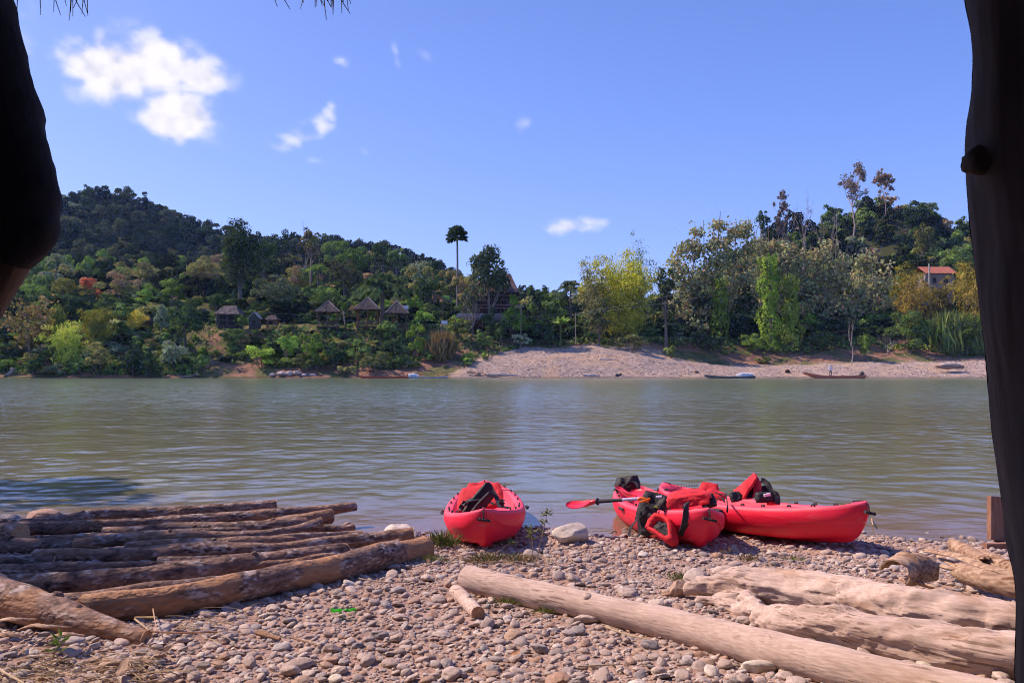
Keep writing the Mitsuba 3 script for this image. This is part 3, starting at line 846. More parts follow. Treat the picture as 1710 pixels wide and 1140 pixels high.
plant('reeds', 1622, 528, 588, 50, 127, (.095, .135, .035), 'tall green reeds nearest the dark post')
plant('bush', 1612, 528, 592, 84, 128, (.055, .09, .024), 'green shrub under the reeds by the post', nb=14)
plant('bush', 1444, 525, 562, 30, 131, (.10, .15, .03), 'small bright green bush beside the fallen pale branches')
plant('bare', 1482, 552, 592, 42, 127, 'grey', 'fallen looking dead branches bleached pale on the right bank', cut=.15, bark=(.40, .36, .33), depth=3)
plant('bare', 1421, 530, 580, 14, 128, 'grey', 'dead upright sapling left of the small bright green bush', cut=.5, bark=(.33, .28, .24), depth=2)
# bushes of the right bank
plant('bush', 1262, 552, 592, 62, 130, (.095, .15, .026), 'bright green bush at the foot of the tall vine covered trunk', nb=14)
plant('bush', 1312, 540, 582, 42, 132, 'bright', 'bright green bush right of the foot of the vine trunks')
plant('bush', 1120, 575, 598, 28, 128, (.11, .15, .035), 'low green bush alone on the bare earth above beach')
plant('bush', 1275, 592, 608, 30, 127, (.11, .12, .035), 'low yellowish bush at the back edge of the beach')
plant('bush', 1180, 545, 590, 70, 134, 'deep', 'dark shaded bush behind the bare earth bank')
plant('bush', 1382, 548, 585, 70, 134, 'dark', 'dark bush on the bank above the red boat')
plant('bush', 1055, 556, 588, 66, 132, (.085, .095, .035), 'dull green bush at the foot of the golden bamboo')
# shrubs of the left bank
for x, top, base, w, Y, c, lab in (
        (292, 556, 622, 72, 122, 'grey', 'grey green shrub overhanging the water left of the red earth gap'), (165, 562, 626, 72, 121, 'olive', 'olive shrub at the water beside lime bamboo'), (222, 565, 630, 70, 121, 'deep', 'very dark shrub over the water below the yellow green bamboo'),
        (332, 585, 622, 40, 122, 'mid', 'mid green shrub at the left end of the sandy strip'), (250, 585, 630, 50, 120.5, 'dark', 'dark shrub touching the water right of the very dark shrub'), (395, 548, 582, 66, 127, 'dark', 'dark shrub on the slope below the grey roofed hut'),
        (436, 568, 612, 62, 124, 'bright', 'bright green shrub at the left of the long bank hedge'), (478, 545, 612, 50, 126, 'green', 'green shrub second from left in the bank hedge'), (522, 552, 616, 66, 123.5, (.095, .155, .024), 'vivid green shrub in the middle of the bank hedge'),
        (560, 566, 618, 64, 123, 'dark', 'dark shaded shrub right of the vivid green shrub'), (598, 560, 608, 50, 126, 'mid', 'mid green shrub below the middle pavilion'), (622, 578, 622, 60, 122.5, (.085, .10, .035), 'olive green shrub low on the bank left of the reed patch'),
        (652, 528, 572, 54, 131, 'mid', 'mid green shrub in front of the rightmost pavilion'), (660, 555, 612, 56, 126, 'dark', 'dark shrub under the rightmost pavilion'), (694, 540, 602, 46, 126, (.13, .19, .026), 'glowing yellow green shrub right of the pavilions'),
        (700, 512, 560, 60, 134, 'green', 'green shrub between rightmost pavilion and small bare tree'), (765, 525, 568, 50, 130, (.11, .13, .035), 'yellowish shrub below the white board'), (806, 548, 585, 40, 129, 'mid', 'mid green shrub under the two trunked tree'),
        (838, 535, 582, 46, 129, 'dark', 'dark shrub left of the pale leaved shrub'), (872, 552, 580, 40, 128, 'pale', 'pale leaved shrub at the upper edge of the gravel'), (905, 525, 570, 60, 136, 'dark', 'dark shrub behind the pale leaved shrub'),
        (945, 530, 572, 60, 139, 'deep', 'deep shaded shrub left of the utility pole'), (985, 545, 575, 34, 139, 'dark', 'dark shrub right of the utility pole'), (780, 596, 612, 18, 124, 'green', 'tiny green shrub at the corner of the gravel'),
        (60, 590, 625, 40, 121, 'dark', 'low dark shrub on the earth at far left'), (580, 606, 628, 44, 119.8, 'olive', 'low olive shrub at the water by red boat'), (135, 590, 628, 40, 121, 'mid', 'mid green shrub at the foot of the lime bamboo'),
        (505, 590, 618, 50, 121.5, (.09, .11, .03), 'low olive green shrub in front of the bank hedge'), (400, 520, 548, 30, 132, (.10, .16, .03), 'bright small shrub in front of the grey roofed hut')):
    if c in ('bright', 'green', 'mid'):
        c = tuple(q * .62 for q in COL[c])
    plant('bush', x, top, base, w, Y, c, lab)
plant('reeds', 738, 556, 600, 36, 126, (.17, .13, .055), 'straw brown reed patch on the bank right of yellow green shrub', n=1500)
plant('broad', 577, 500, 548, 22, 131, (.10, .16, .03), 'slim young tree with fresh leaves on the lawn by pavilion', cut=.55, nb=7, lean=-.5, bark=(.36, .31, .26))

# low growth that nobody could count
ur = np.random.default_rng(77)
n = 130000
ux, uy = ur.uniform(-125, 110, n), 119 + 46 * ur.random(n) ** 1.1
upx = CX + F * ux / uy
q = np.stack([ux, uy, ux * 0], -1)
dens = meshkit.fbm(q * .16, 3, 61)
ok = (upx > -60) & (upx < 1720)
leftside = upx < 745 + (uy - 118) * 8
bare_strip = (upx > 335) & (upx < 800) & (uy < 122.2)
upy = 613 - (bank_z(ux, uy) - 1.6) * F / uy
earth = np.zeros(n, bool)
for a, b, c, d in EARTH:
    earth |= (((upx - a) / c) ** 2 + ((upy - b) / d) ** 2 < 1) & (ur.random(n) < .85)
keep_l = leftside & ~earth & ~bare_strip & (dens > .38) & ~((uy > 132) & (uy < 141) & (upx > 420) & (upx < 700) & (ur.random(n) < .9))
keep_r = (~leftside) & (uy > 136.5 + 3 * (dens - .5)) & (dens > .40)
m = ok & (keep_l | keep_r)
ux, uy, dens = ux[m], uy[m], dens[m]
uz = bank_z(ux, uy)
k = len(ux)
hh = .25 + 1.5 * np.clip(dens - .38, 0, 1) * 3 * ur.random(k)
t = ur.random((k, 1))
uc = np.where(t < .35, COL['dark'], np.where(t < .65, COL['mid'], np.where(t < .82, COL['olive'], np.where(t < .93, COL['green'], COL['brown']))))
put('undergrowth', leaves(np.stack([ux, uy, uz + hh * .6], -1), ball(ur, k) + [0, -.2, .5], .62, ur, uc, .6), 'leaf', label='low tangled green undergrowth covering the earth of the far bank', cat='undergrowth', kind='stuff')
# ---------------------------------------------------------------- stones of the near shore
def stone_mesh(rng, sub):
    m = trimesh.creation.icosphere(subdivisions=sub)
    v = np.array(m.vertices)
    e = np.array([1, rng.uniform(.62, .95), rng.uniform(.28, .56)])
    pw = rng.uniform(.75, 1.1)
    v = np.sign(v) * np.abs(v) ** pw
    o = rng.uniform(0, 50, 3)
    v = v * (1 + (meshkit.fbm(v * 1.1 + o, 3, 1)[:, None] - .5) * .75)
    if rng.random() < .55:      # broken faces
        for _ in range(rng.integers(1, 4)):
            d = ball(rng, 1)[0]
            h = rng.uniform(.55, .85)
            k = np.maximum(v @ d - h, 0)
            v = v - k[:, None] * d * .85
    return v * e, np.array(m.faces)


SRNG = np.random.default_rng(42)


def stone_col(p, n, uv):
    t, h = uv.x, uv.y
    c = mix((.30, .235, .205), (.46, .375, .325), t)
    c = mix(c, mix((.22, .195, .19), (.36, .325, .315), t), smoothstep(.60, .66, h))
    c = mix(c, mix((.29, .175, .12), (.38, .26, .185), t), smoothstep(.80, .84, h))
    c = mix(c, mix((.50, .45, .38), (.58, .53, .47), t), smoothstep(.945, .95, h))
    w = fbm(p.x * 45, p.y * 45, p.z * 45, 3)
    band = noise(p.z * 160 + 9 * h, p.x * 22, p.y * 22)
    c = c * (.78 + .42 * w) * (.93 + .14 * band)
    dust = smoothstep(.25, .95, n.z) * smoothstep(.35, .6, fbm(p.x * 14, p.y * 14, p.z * 14, 2))
    c = mix(c, (.37, .285, .24), .34 * dust)
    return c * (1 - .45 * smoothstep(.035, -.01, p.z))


def stone_h(p, n, uv):
    return .0022 * fbm(p.x * 130, p.y * 130, p.z * 130, 3)


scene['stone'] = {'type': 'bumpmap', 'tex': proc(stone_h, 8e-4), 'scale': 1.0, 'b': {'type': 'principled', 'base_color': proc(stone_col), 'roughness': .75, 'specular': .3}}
ROUGH = [stone_mesh(SRNG, 1) for _ in range(40)]
FINE = [stone_mesh(SRNG, 3) for _ in range(40)]
GRIT = [stone_mesh(SRNG, 0) for _ in range(12)]


def scatter_stones():
    "stones over the visible part of the shore, big ones first, none lying through another"
    r = np.concatenate([SRNG.uniform(.052, .088, 32), SRNG.uniform(.034, .055, 620), SRNG.uniform(.022, .038, 4000), SRNG.uniform(.011, .020, 12000)])
    r = -np.sort(-r)
    cell, gridd, out = .21, {}, []
    for R in r:
        for _ in range(14 if R > .02 else 4):
            y = SRNG.uniform(3.0, 8.5)
            x = SRNG.uniform(-.80, .82) * y
            if y > shore_y(x) + .25:
                continue
            ci, cj = int(x // cell), int(y // cell)
            good = True
            for i in (ci - 1, ci, ci + 1):
                for j in (cj - 1, cj, cj + 1):
                    for X, Y, Q in gridd.get((i, j), ()):
                        if (x - X) ** 2 + (y - Y) ** 2 < (.74 * (R + Q)) ** 2:
                            good = False
                            break
                    if not good:
                        break
                if not good:
                    break
            if good:
                gridd.setdefault((ci, cj), []).append((x, y, R))
                out.append((x, y, R))
                break
    return np.array(out)


def place_stone(base, x, y, R, up=.0):
    v, f = base
    a = SRNG.uniform(0, 2 * np.pi)
    M = rot([0, 0, 1], math.degrees(a)) @ rot([1, 0, 0], SRNG.normal() * 13) @ rot([0, 1, 0], SRNG.normal() * 13)
    v = v @ M.T * R
    zl = -v[:, 2].min()
    return v + np.array([x, y, float(ground_z(x, y)) + zl * SRNG.uniform(.15, .7) + up]), f


ST = scatter_stones()
vis = ST[:, 2] / ST[:, 1]
inview = (np.abs(ST[:, 0] / ST[:, 1]) < .64) & (ST[:, 1] > 3.35)
order = np.argsort(-np.where(inview, vis, 0))
HUES = [('pinkish tan', (0, .5)), ('slate grey', (.67, .79)), ('reddish brown', (.86, .93)), ('pale cream', (.96, .99))]


def zone(x, y):
    px, py = CX + F * x / y, 613 + F * (1.6 - float(ground_z(x, y))) / y
    line = np.interp(px, [783, 960, 1130, 1370, 1600], [968, 1006, 1045, 1106, 1162])
    if px < 770:
        return 'near the bottom edge left of the long log' if py > 1050 else 'beside the front log of the left pile' if py > 930 else 'at the water edge left of the left kayak'
    if py > line:
        return 'in front of the long bleached log' if px > 960 else 'by the left end of the long log'
    return 'near the water edge around the kayaks' if py < 945 else 'between the long bleached log and the kayaks'


for i in order[:300]:
    x, y, R = ST[i]
    hue, (h0, h1) = HUES[SRNG.choice(4, p=[.54, .26, .14, .06])]
    m = place_stone(FINE[SRNG.integers(len(FINE))], x, y, R)
    put('river_stone', m, 'stone', smooth=True, uv=np.tile([SRNG.random(), SRNG.uniform(h0, h1)], (len(m[0]), 1)), label=f'{hue} river stone {zone(x, y)}', cat='stone', group=f'{hue} stones {zone(x, y)}')
rest, ruv = [], []
for i in order[300:]:
    x, y, R = ST[i]
    b = ROUGH if R > .02 else (ROUGH if y < 4.6 else GRIT)
    m = place_stone(b[SRNG.integers(len(b))], x, y, R)
    rest.append(m); ruv.append(np.tile([SRNG.random(), SRNG.random()], (len(m[0]), 1)))
for _ in range(9000):
    y = 3.0 + 5.2 * SRNG.random() ** 1.3
    x = SRNG.uniform(-.72, .74) * y
    if y < shore_y(x) + .1:
        m = place_stone(GRIT[SRNG.integers(len(GRIT))], x, y, SRNG.uniform(.006, .014))
        rest.append(m); ruv.append(np.tile([SRNG.random(), SRNG.random()], (len(m[0]), 1)))
put('gravel', join(rest), 'stone', smooth=True, uv=np.vstack(ruv), label='small pebbles and gravel between the larger stones of the near shore', cat='gravel', kind='stuff')


# ---------------------------------------------------------------- wood
def bark_col(p, n, uv):
    tone, kind = uv.x, uv.y
    w, g = fbm(p.x * 9, p.y * 9, p.z * 9, 4), fbm(p.x * 30, p.y * 30, p.z * 60, 3)
    c = mix((.085, .052, .042), (.29, .185, .14), (w - .5) * 1.6 + (g - .5) * 1.6 + .42)
    lichen = smoothstep(.54, .66, fbm(p.x * 13 + 9, p.y * 13, p.z * 16, 3)) * smoothstep(.40, .62, g)
    c = mix(c, (.46, .41, .38), lichen * .6)
    peeled = smoothstep(.50, .60, fbm(p.x * 3.3, p.y * 3.3, p.z * 5, 3) * .8 + .2 * tone)
    c = mix(c, mix((.22, .105, .05), (.38, .22, .125), g), peeled * kind)
    return c * (.7 + .6 * tone)


def bark_h(p, n, uv):
    return .016 * fbm(p.x * 28, p.y * 28, p.z * 50, 4) + .004 * smoothstep(.55, .7, noise(p.x * 60, p.y * 60, p.z * 60))


def bare_col(p, n, uv):
    along = p.x * .8 - p.y * .6
    across = p.x * .6 + p.y * .8
    g = fbm(along * 7, across * 120, p.z * 120, 4)
    w = fbm(p.x * 5, p.y * 5, p.z * 5, 4)
    c = mix((.33, .235, .185), (.57, .45, .385), .10 + .80 * w + 1.25 * (g - .5))
    c = mix(c, (.34, .20, .115), smoothstep(.60, .74, fbm(p.x * 4 + 7, p.y * 4, p.z * 9, 3)) * .55)
    crack = smoothstep(.64, .72, noise(along * 1.6 + 2 * w, across * 85 + 5 * w, p.z * 85)) * smoothstep(.48, .58, fbm(p.x * 3, p.y * 3, p.z * 3 + 5, 2))
    spot = smoothstep(.84, .90, noise(p.x * 30 + 3 * w, p.y * 30 + 3 * g, p.z * 44))
    c = mix(c, (.24, .15, .10), spot * .55)
    return mix(c, (.17, .105, .07), crack * .75)


def bare_h(p, n, uv):
    along = p.x * .8 - p.y * .6
    across = p.x * .6 + p.y * .8
    return .003 * fbm(along * 8, across * 150, p.z * 150, 3) + .006 * fbm(p.x * 13, p.y * 13, p.z * 13, 4)


def cut_col(p, n, uv):
    return mix((.36, .19, .09), (.56, .36, .20), fbm(p.x * 60, p.y * 60, p.z * 60, 3))


def dark_col(p, n, uv):
    g = fbm(p.x * 40, p.y * 40, p.z * 4, 4)
    return mix((.045, .036, .033), (.15, .115, .10), g * fbm(p.x * 9, p.y * 9, p.z * 2, 2) * 1.9)


def dark_h(p, n, uv):
    return .006 * fbm(p.x * 45, p.y * 45, p.z * 4, 4)


def wood(name, col, h, eps=1.5e-3, rough=.8):
    scene[name] = {'type': 'twosided', 'b': {'type': 'bumpmap', 'tex': proc(h, eps), 'scale': 1.0, 'b': {'type': 'principled', 'base_color': proc(col), 'roughness': rough, 'specular': .3}}}


wood('bark', bark_col, bark_h)
wood('bare_wood', bare_col, bare_h)
wood('cut_wood', cut_col, bare_h)
wood('post_wood', dark_col, dark_h)


def log(pts, dia, label, bsdf='bark', tone=.5, peel=.4, seed=1, group=None, rough=.16, splinter=False, n=18, name='log', bend=.026, shave=.25):
    "a trunk on the stones; pts: pixel x, y of its axis in the photograph (and lift), dia: its thickness there in pixels"
    if bsdf == 'bark':
        dia = [1.30 * d for d in dia]
    Q = []
    for k, (q, d) in enumerate(zip(pts, np.interp(np.linspace(0, 1, len(pts)), np.linspace(0, 1, len(dia)), dia))):
        x, y, lift = (*q, 0)[:3]
        r = .04
        for _ in range(4):
            g = G(x, y, lift + r * .8, 0)
            r = d / 2 / F * g[1]
        Q.append([*g, r])
    Q = np.array(Q)
    L = np.linalg.norm(np.diff(Q[:, :3], axis=0), axis=1).sum()
    m = max(14, int(L / .05))
    R = resample(Q, m)
    rg = np.random.default_rng(seed)
    R[:, :3] += (meshkit.fbm(np.stack([np.arange(m) * L / m * 1.6 + seed * 9, np.zeros(m), np.zeros(m)], -1), 3, seed)[:, None] - .5) * np.array([.3, .3, 1]) * bend * 2
    R[:, 3] *= 1 + (meshkit.fbm(np.stack([np.arange(m) * L / m * 3 + seed * 5, np.zeros(m), np.zeros(m)], -1), 3, seed + 5) - .5) * .22
    knots = []
    v, f = tube(R[:, :3], R[:, 3], n, rough * R[:, 3].mean(), 9, seed, 2.5, cap=False)
    key = put(name, (v, f), bsdf, smooth=True, uv=np.tile([tone, peel], (len(v), 1)), label=label, cat='log', group=group)
    for e, sgn in ((0, -1), (m - 1, 1)):        # sawn or broken ends
        ring = v[e * n:(e + 1) * n]
        c = ring.mean(0)
        t = (R[e, :3] - R[e - sgn, :3]); t /= np.linalg.norm(t)
        rr = [ring * (1 - q) + c * q for q in (0, .35, .7)]
        jag = np.zeros((3, n)) + .002 + (rg.random((3, n)) ** 2 * (.11 if splinter and sgn < 0 else .006)) * np.array([[.7], [1], [.6]])
        vv = np.vstack([ring * .93 + c * .07 - t * .012] + [a + t * jag[q][:, None] for q, a in enumerate(rr)] + [c + t * .004])
        ff = np.vstack([grid_faces(4, n, True), np.stack([np.arange(n) + 3 * n, (np.arange(n) + 1) % n + 3 * n, np.full(n, 4 * n)], 1)])
        put('cut_end', (vv, ff), 'cut_wood', key, uv=np.tile([tone, 1], (len(vv), 1)))
    for _ in range(rg.integers(1, 4)):          # cut knots
        i = rg.integers(2, m - 2); a = rg.uniform(.2, 2.6)
        d = np.array([0, -math.cos(a), math.sin(a)]) + .001
        o = R[i, :3] + d * R[i, 3] * .75
        kr = R[i, 3] * rg.uniform(.22, .4)
        knots.append(tube(np.array([o, o + d * kr * .9, o + d * kr * 1.3]), [kr * 1.2, kr, kr * .6], 9, kr * .2, 30, seed))
    for kn in knots:
        put('knot', kn, bsdf, key, smooth=True, uv=np.tile([tone * .7, peel], (len(kn[0]), 1)))
    return key


LOGS = 'bark covered logs of the pile on the left'
log([(-40, 884), (35, 874, .10), (210, 858, .12), (330, 851, .14), (462, 842, .16)], [13, 15, 15, 14], 'rearmost log of the left pile with a dark knot and whitish bark', seed=3, tone=.45, peel=.1)
log([(-30, 886, .05), (180, 875, .08), (420, 861, .12), (530, 851, .15), (594, 843, .17)], [18, 15, 14, 11], 'long thin log reaching out over the water at the right end', seed=4, tone=.5, peel=.35)
log([(440, 876, .06), (500, 869, .09), (551, 864, .10)], [14, 19], 'short log with sawn round end under the long thin log', seed=5, tone=.6, peel=.6)
log([(175, 886, .05), (330, 881, .07), (440, 878, .08), (508, 877, .08)], [14, 16], 'log lying level just behind the log with kinked tip', seed=6, tone=.55, peel=.2)
log([(125, 908, .03), (300, 897, .05), (430, 893, .06), (490, 887, .08), (537, 872, .14)], [14, 15, 15], 'log whose right tip kinks upward in the left pile', seed=7, tone=.6, peel=.5)
log([(500, 888, .02), (560, 883, .04), (592, 880, .05)], [12, 12], 'small log end peeking out right of the kinked log tip', seed=8, tone=.5, peel=.5)
log([(215, 911, .02), (430, 903, .05), (540, 898, .06), (606, 892, .07)], [13, 15, 13], 'straight log below the log with kinked tip', seed=9, tone=.5, peel=.3)
log([(60, 927, .0), (260, 923, .02), (420, 915, .04), (570, 905, .05), (690, 895, .06)], [16, 18, 18, 20], 'pale blotched log with a reddish right end beside the white rock', seed=10, tone=.55, peel=.35)
log([(265, 938, .0), (420, 930), (525, 919)], [12, 12], 'thin log tucked behind the thickest dark log', seed=11, tone=.45, peel=.1)
log([(-60, 976), (130, 972, .02), (270, 963, .02), (400, 946, .02), (574, 926, .03)], [30, 32, 28], 'thickest dark log in the middle of the left pile', seed=12, tone=.4, peel=.1)
log([(40, 1012), (150, 1002), (290, 987), (400, 970), (540, 944)], [24, 24, 18], 'dark log lying directly behind the broken orange log', seed=13, tone=.42, peel=.15)
log([(148, 1020), (300, 1003), (430, 977), (560, 951), (640, 930), (709, 914)], [40, 38, 34, 31], 'front log of the pile with peeled orange brown wood and splintered left end', seed=14, tone=.72, peel=1.0, splinter=True, rough=.10)
log([(-40, 985, .05), (20, 1005, .03), (70, 1022), (150, 1043), (244, 1066, -.02)], [52, 48, 40, 22], 'stout tapering branch at lower left edge with broken stub', seed=15, tone=.6, peel=.8, name='branch')
log([(-80, 884), (-20, 888, .02), (36, 889, .04)], [24, 27], 'dark round log butt at the left edge behind the pile', seed=16, tone=.35, peel=.0)
log([(-70, 912), (40, 911, .0), (140, 913, -.02)], [22, 20], 'dark log between the log butt and the stones at left', seed=17, tone=.35, peel=.0)
log([(-70, 940, -.01), (20, 938, -.01), (90, 938, -.02)], [20, 17], 'dark half buried log at the left edge above thickest log', seed=18, tone=.3, peel=.0)
log([(20, 900, .0), (150, 897, .03), (330, 889, .06), (470, 882, .08)], [10, 11, 9], 'thin grey pole squeezed between two logs at the back of the pile', seed=31, tone=.4, peel=.2)
log([(180, 918, .0), (330, 912, .04), (480, 901, .06), (585, 897, .06)], [10, 12, 10], 'thin pole lying over the middle of the left pile', seed=32, tone=.5, peel=.4)
log([(-30, 955, .0), (120, 950, .02), (300, 944, .04), (470, 930, .05)], [15, 16, 13], 'greyish pole just behind the thickest dark log', seed=33, tone=.45, peel=.2)
log([(60, 868, .08), (180, 862, .10), (300, 858, .12)], [12, 13, 11], 'short pole lying along the rearmost log at left', seed=34, tone=.5, peel=.3)
log([(330, 958, .04), (470, 944, .05), (600, 922, .06), (665, 908, .06)], [12, 14, 12], 'slim brown pole between the thickest log and the front log', seed=35, tone=.55, peel=.5)
log([(783, 968), (960, 1006), (1130, 1045), (1370, 1106), (1600, 1162), (1800, 1212)], [46, 48, 54, 66, 72, 78], 'long smooth bleached log lying across the stones in front', 'bare_wood', seed=21, rough=.07, n=26, bend=.006)
log([(762, 985, .0), (785, 1008, .0), (798, 1024, .0)], [24, 22], 'short pale log stub left of the long bleached log', 'bare_wood', seed=22, rough=.16)


# the gnarled driftwood
def driftwood():
    def at(x, y, d, lift=0.0):
        r = .08
        for _ in range(4):
            g = G(x, y, r * .75 + lift, 0)
            r = d / 2 / F * g[1]
        return np.array([*g, r])
    A = [at(1150, 985, 22, .02), at(1215, 977, 50, .02), at(1330, 987, 70, .03), at(1460, 1008, 76, .03), at(1560, 1028, 80, .04), at(1640, 1040, 84, .04), at(1780, 1070, 84, .03)]
    B = [at(1268, 1034, 32), at(1330, 1038, 60), at(1440, 1058, 70), at(1540, 1076, 76), at(1640, 1090, 80), at(1780, 1106, 86)]
    bones = []
    for C in (A, B):
        C = resample(np.array(C), 14)
        bones += [(p[:3], p[3], q[:3], q[3]) for p, q in zip(C[:-1], C[1:])]
    def lump(x, y, d, lift, x2, y2, d2, lift2):
        p, q = at(x, y, d, lift), at(x2, y2, d2, lift2)
        bones.append((p[:3], p[3], q[:3], q[3]))
    lump(1228, 985, 46, .0, 1165, 965, 12, .09); lump(1240, 1000, 40, -.01, 1168, 1002, 16, .0); lump(1250, 1005, 36, .0, 1272, 1022, 26, .04); lump(1225, 960, 30, .02, 1200, 955, 16, .05)
    lump(1598, 1016, 26, .10, 1604, 1002, 18, .13); lump(1640, 1022, 24, .10, 1643, 1010, 14, .13); lump(1585, 1035, 34, .06, 1610, 1052, 22, .05); lump(1640, 1085, 44, .0, 1560, 1072, 18, .05)
    lump(1180, 1003, 14, .0, 1255, 1018, 30, .0)
    v, f = hulls(bones, .018, 6, 20)
    m = trimesh.Trimesh(v, f, process=False)
    n = np.array(m.vertex_normals)
    al, ac = v[:, 0] * .93 - v[:, 1] * .36, v[:, 0] * .36 + v[:, 1] * .93
    wob = meshkit.fbm(v * 4, 3, 2)
    grain = meshkit.fbm(np.stack([al * 1.4, ac * 17 + wob * 4, v[:, 2] * 17], -1), 4, 3) - .5
    lumps = meshkit.fbm(v * np.array([7, 7, 9]), 4, 4) - .5
    root = np.clip((1.55 - al) / .5, 0, 1)
    hollow = np.zeros(len(v))
    for x, y, r, dep in ((1300, 1005, .055, .05), (1206, 992, .04, .05), (1180, 975, .05, .03), (1626, 1046, .05, .035)):
        c = at(x, y, 10, .09)[:3]
        rr = np.linalg.norm((v - c) * [1, 1, .8], axis=1)
        hollow += dep * np.exp(-(rr / r) ** 2)
    v = v + n * (grain * (.026 + .045 * root) + lumps * .036 - hollow)[:, None]
    return v, f


put('driftwood', driftwood(), 'bare_wood', smooth=True, label='big gnarled bleached driftwood trunk with root end and knots', cat='driftwood')


def strip(pts, width, curl, label, thick=.008, seed=0, lift=.0, tone=.6, roll=0, name='bark_strip'):
    "a curled piece of bark: part of a pipe, open above"
    Q = np.array([G(*q[:2], (q[2] if len(q) > 2 else 0) + (.05 if name == 'bark_strip' else 0), 0) for q in pts])
    R = resample(Q, 22)
    w = np.interp(np.linspace(0, 1, 22), np.linspace(0, 1, len(width)), width) / F * R[:, 1] / 2
    t, a, b = frames(R)
    th = np.radians(roll) + np.linspace(-curl, curl, 15) - np.pi / 2
    w = w * (1 + (meshkit.fbm(np.stack([np.arange(22) * .4 + seed, np.zeros(22), np.zeros(22)], -1), 3, seed) - .5) * .14)
    def sheet(off):
        return R[:, None] + (np.cos(th)[None, :, None] * a[:, None] + np.sin(th)[None, :, None] * b[:, None]) * (w + off)[:, None, None] + b[:, None] * w[:, None, None]
    o, i = sheet(0), sheet(-thick)
    rg = np.random.default_rng(seed)
    jag = rg.normal(size=(2, 15)) * .018
    for s in (o, i):
        s[0] -= t[0] * jag[0][:, None]; s[-1] += t[-1] * jag[1][:, None]
        s += (meshkit.fbm(s * 8 + seed, 3, seed)[..., None] - .5) * .009
    ring = np.concatenate([o, i[:, ::-1]], 1)
    n = 30
    f = grid_faces(22, n, True)
    caps = []
    for e in (0, 21):
        for k in range(14):
            q = [e * n + k, e * n + k + 1, e * n + n - 2 - k, e * n + n - 1 - k]
            caps += [[q[0], q[1], q[2]], [q[0], q[2], q[3]]]
    put(name, (ring.reshape(-1, 3), np.vstack([f, caps])), 'bark_piece', smooth=35, label=label, cat='bark')


wood('bark_piece', lambda p, n, uv: mix((.20, .115, .070), (.50, .36, .25), .5 + 2.0 * (fbm((p.x + p.y) * 3, (p.x * .5 + p.y) * 60, p.z * 60, 3) - .5) - .25 * smoothstep(.5, .65, fbm(p.x * 5, p.y * 5, p.z * 5, 2))), lambda p, n, uv: .004 * fbm(p.x * 20, p.y * 90, p.z * 90, 3))
strip([(1492, 984, .03), (1515, 978, .03), (1552, 970, .03)], [50, 54, 44], 2.0, 'hollow curled bark piece with pale rim at the left end of the bark heap', seed=1, roll=150)
strip([(1530, 955, .05), (1580, 966, .06), (1640, 982, .05)], [18, 22, 20], .7, 'lower flat bark slat under the long weathered slat', seed=6, roll=178, thick=.012)
strip([(1549, 934, .10), (1610, 953, .10), (1700, 982, .08)], [18, 25, 24], .9, 'long weathered bark slat on top of the bark heap', seed=2, roll=172, thick=.014)
strip([(1518, 972, .04), (1560, 984, .05), (1640, 1004, .04)], [22, 28, 26], .8, 'dark bark trough lying lowest in the bark heap', seed=3, roll=20, thick=.014)
strip([(1594, 922, .14), (1618, 936, .12), (1650, 956, .10)], [22, 26, 26], 2.5, 'rolled bark tube pointing up at the back of the bark heap', seed=4, roll=60, thick=.012)
strip([(1606, 972, .08), (1640, 984, .08), (1720, 1004, .07)], [32, 36, 36], 1.9, 'half open bark roll beside the post in front', seed=5, roll=60, thick=.014)
strip([(1638, 940, .12), (1668, 956, .10), (1730, 985, .08)], [24, 28, 28], 2.0, 'curled bark edge half hidden behind the dark post', seed=7, roll=100, thick=.012)
strip([(1570, 946, .03), (1620, 976, .03), (1690, 1005, .03)], [20, 24, 24], .6, 'broken bark slat crossing at the bottom of the bark heap', seed=8, roll=170, thick=.012)
for k_, (x_, y_, a_, b_, l_) in enumerate(((20, 1052, 80, 14, 'curled reddish bark flake under the stout branch at left edge'), (70, 1062, 70, 10, 'flat reddish bark flake under the middle of the stout branch'), (10, 1078, 60, 12, 'reddish bark flake lowest at the left edge'), (110, 1076, 54, 8, 'small bark flake near the green shoot'))):
    strip([(x_ - a_ / 2, y_ + 3, .03), (x_, y_, .04), (x_ + a_ / 2, y_ - b_ / 3, .03)], [16, 22, 14], .7, l_, seed=20 + k_, roll=180, name='bark_flake')


# plank and block by the water on the right
wood('plank_wood', lambda p, n, uv: mix((.15, .07, .045), (.30, .165, .11), fbm(p.x * 60, p.y * 60, p.z * 5, 4) * 1.4 - .2), lambda p, n, uv: .002 * fbm(p.x * 80, p.y * 80, p.z * 6, 3))
def board(a, b, w, th, label, name, col=(.30, .17, .10)):
    a, b = np.array(a, float), np.array(b, float)
    d = b - a; L = np.linalg.norm(d); d /= L
    s = np.array([1.0, .25, 0]); s -= d * (s @ d); s /= np.linalg.norm(s)
    n = np.cross(d, s)
    m = m3.Manifold.cube([w, th, L], True).refine_to_length(.04).to_mesh()
    v = m.vert_properties[:, :3]
    v = v + (meshkit.fbm(v * 12, 3, 4)[:, None] - .5) * .008
    put(name, ((a + b) / 2 + v[:, :1] * s + v[:, 1:2] * n + v[:, 2:] * d, m.tri_verts), 'plank_wood', smooth=25, label=label, cat='plank')


g = G(1668, 906)
board(g + [0, 0, .02], g + [.045, .06, .41], .22, .05, 'reddish brown sawn plank standing upright by the water at right', 'plank')
g = G(1672, 916)
board(g + [-.16, -.03, .03], g + [.30, .0, .03], .06, .05, 'short squared timber block at the foot of the upright plank', 'timber_block')


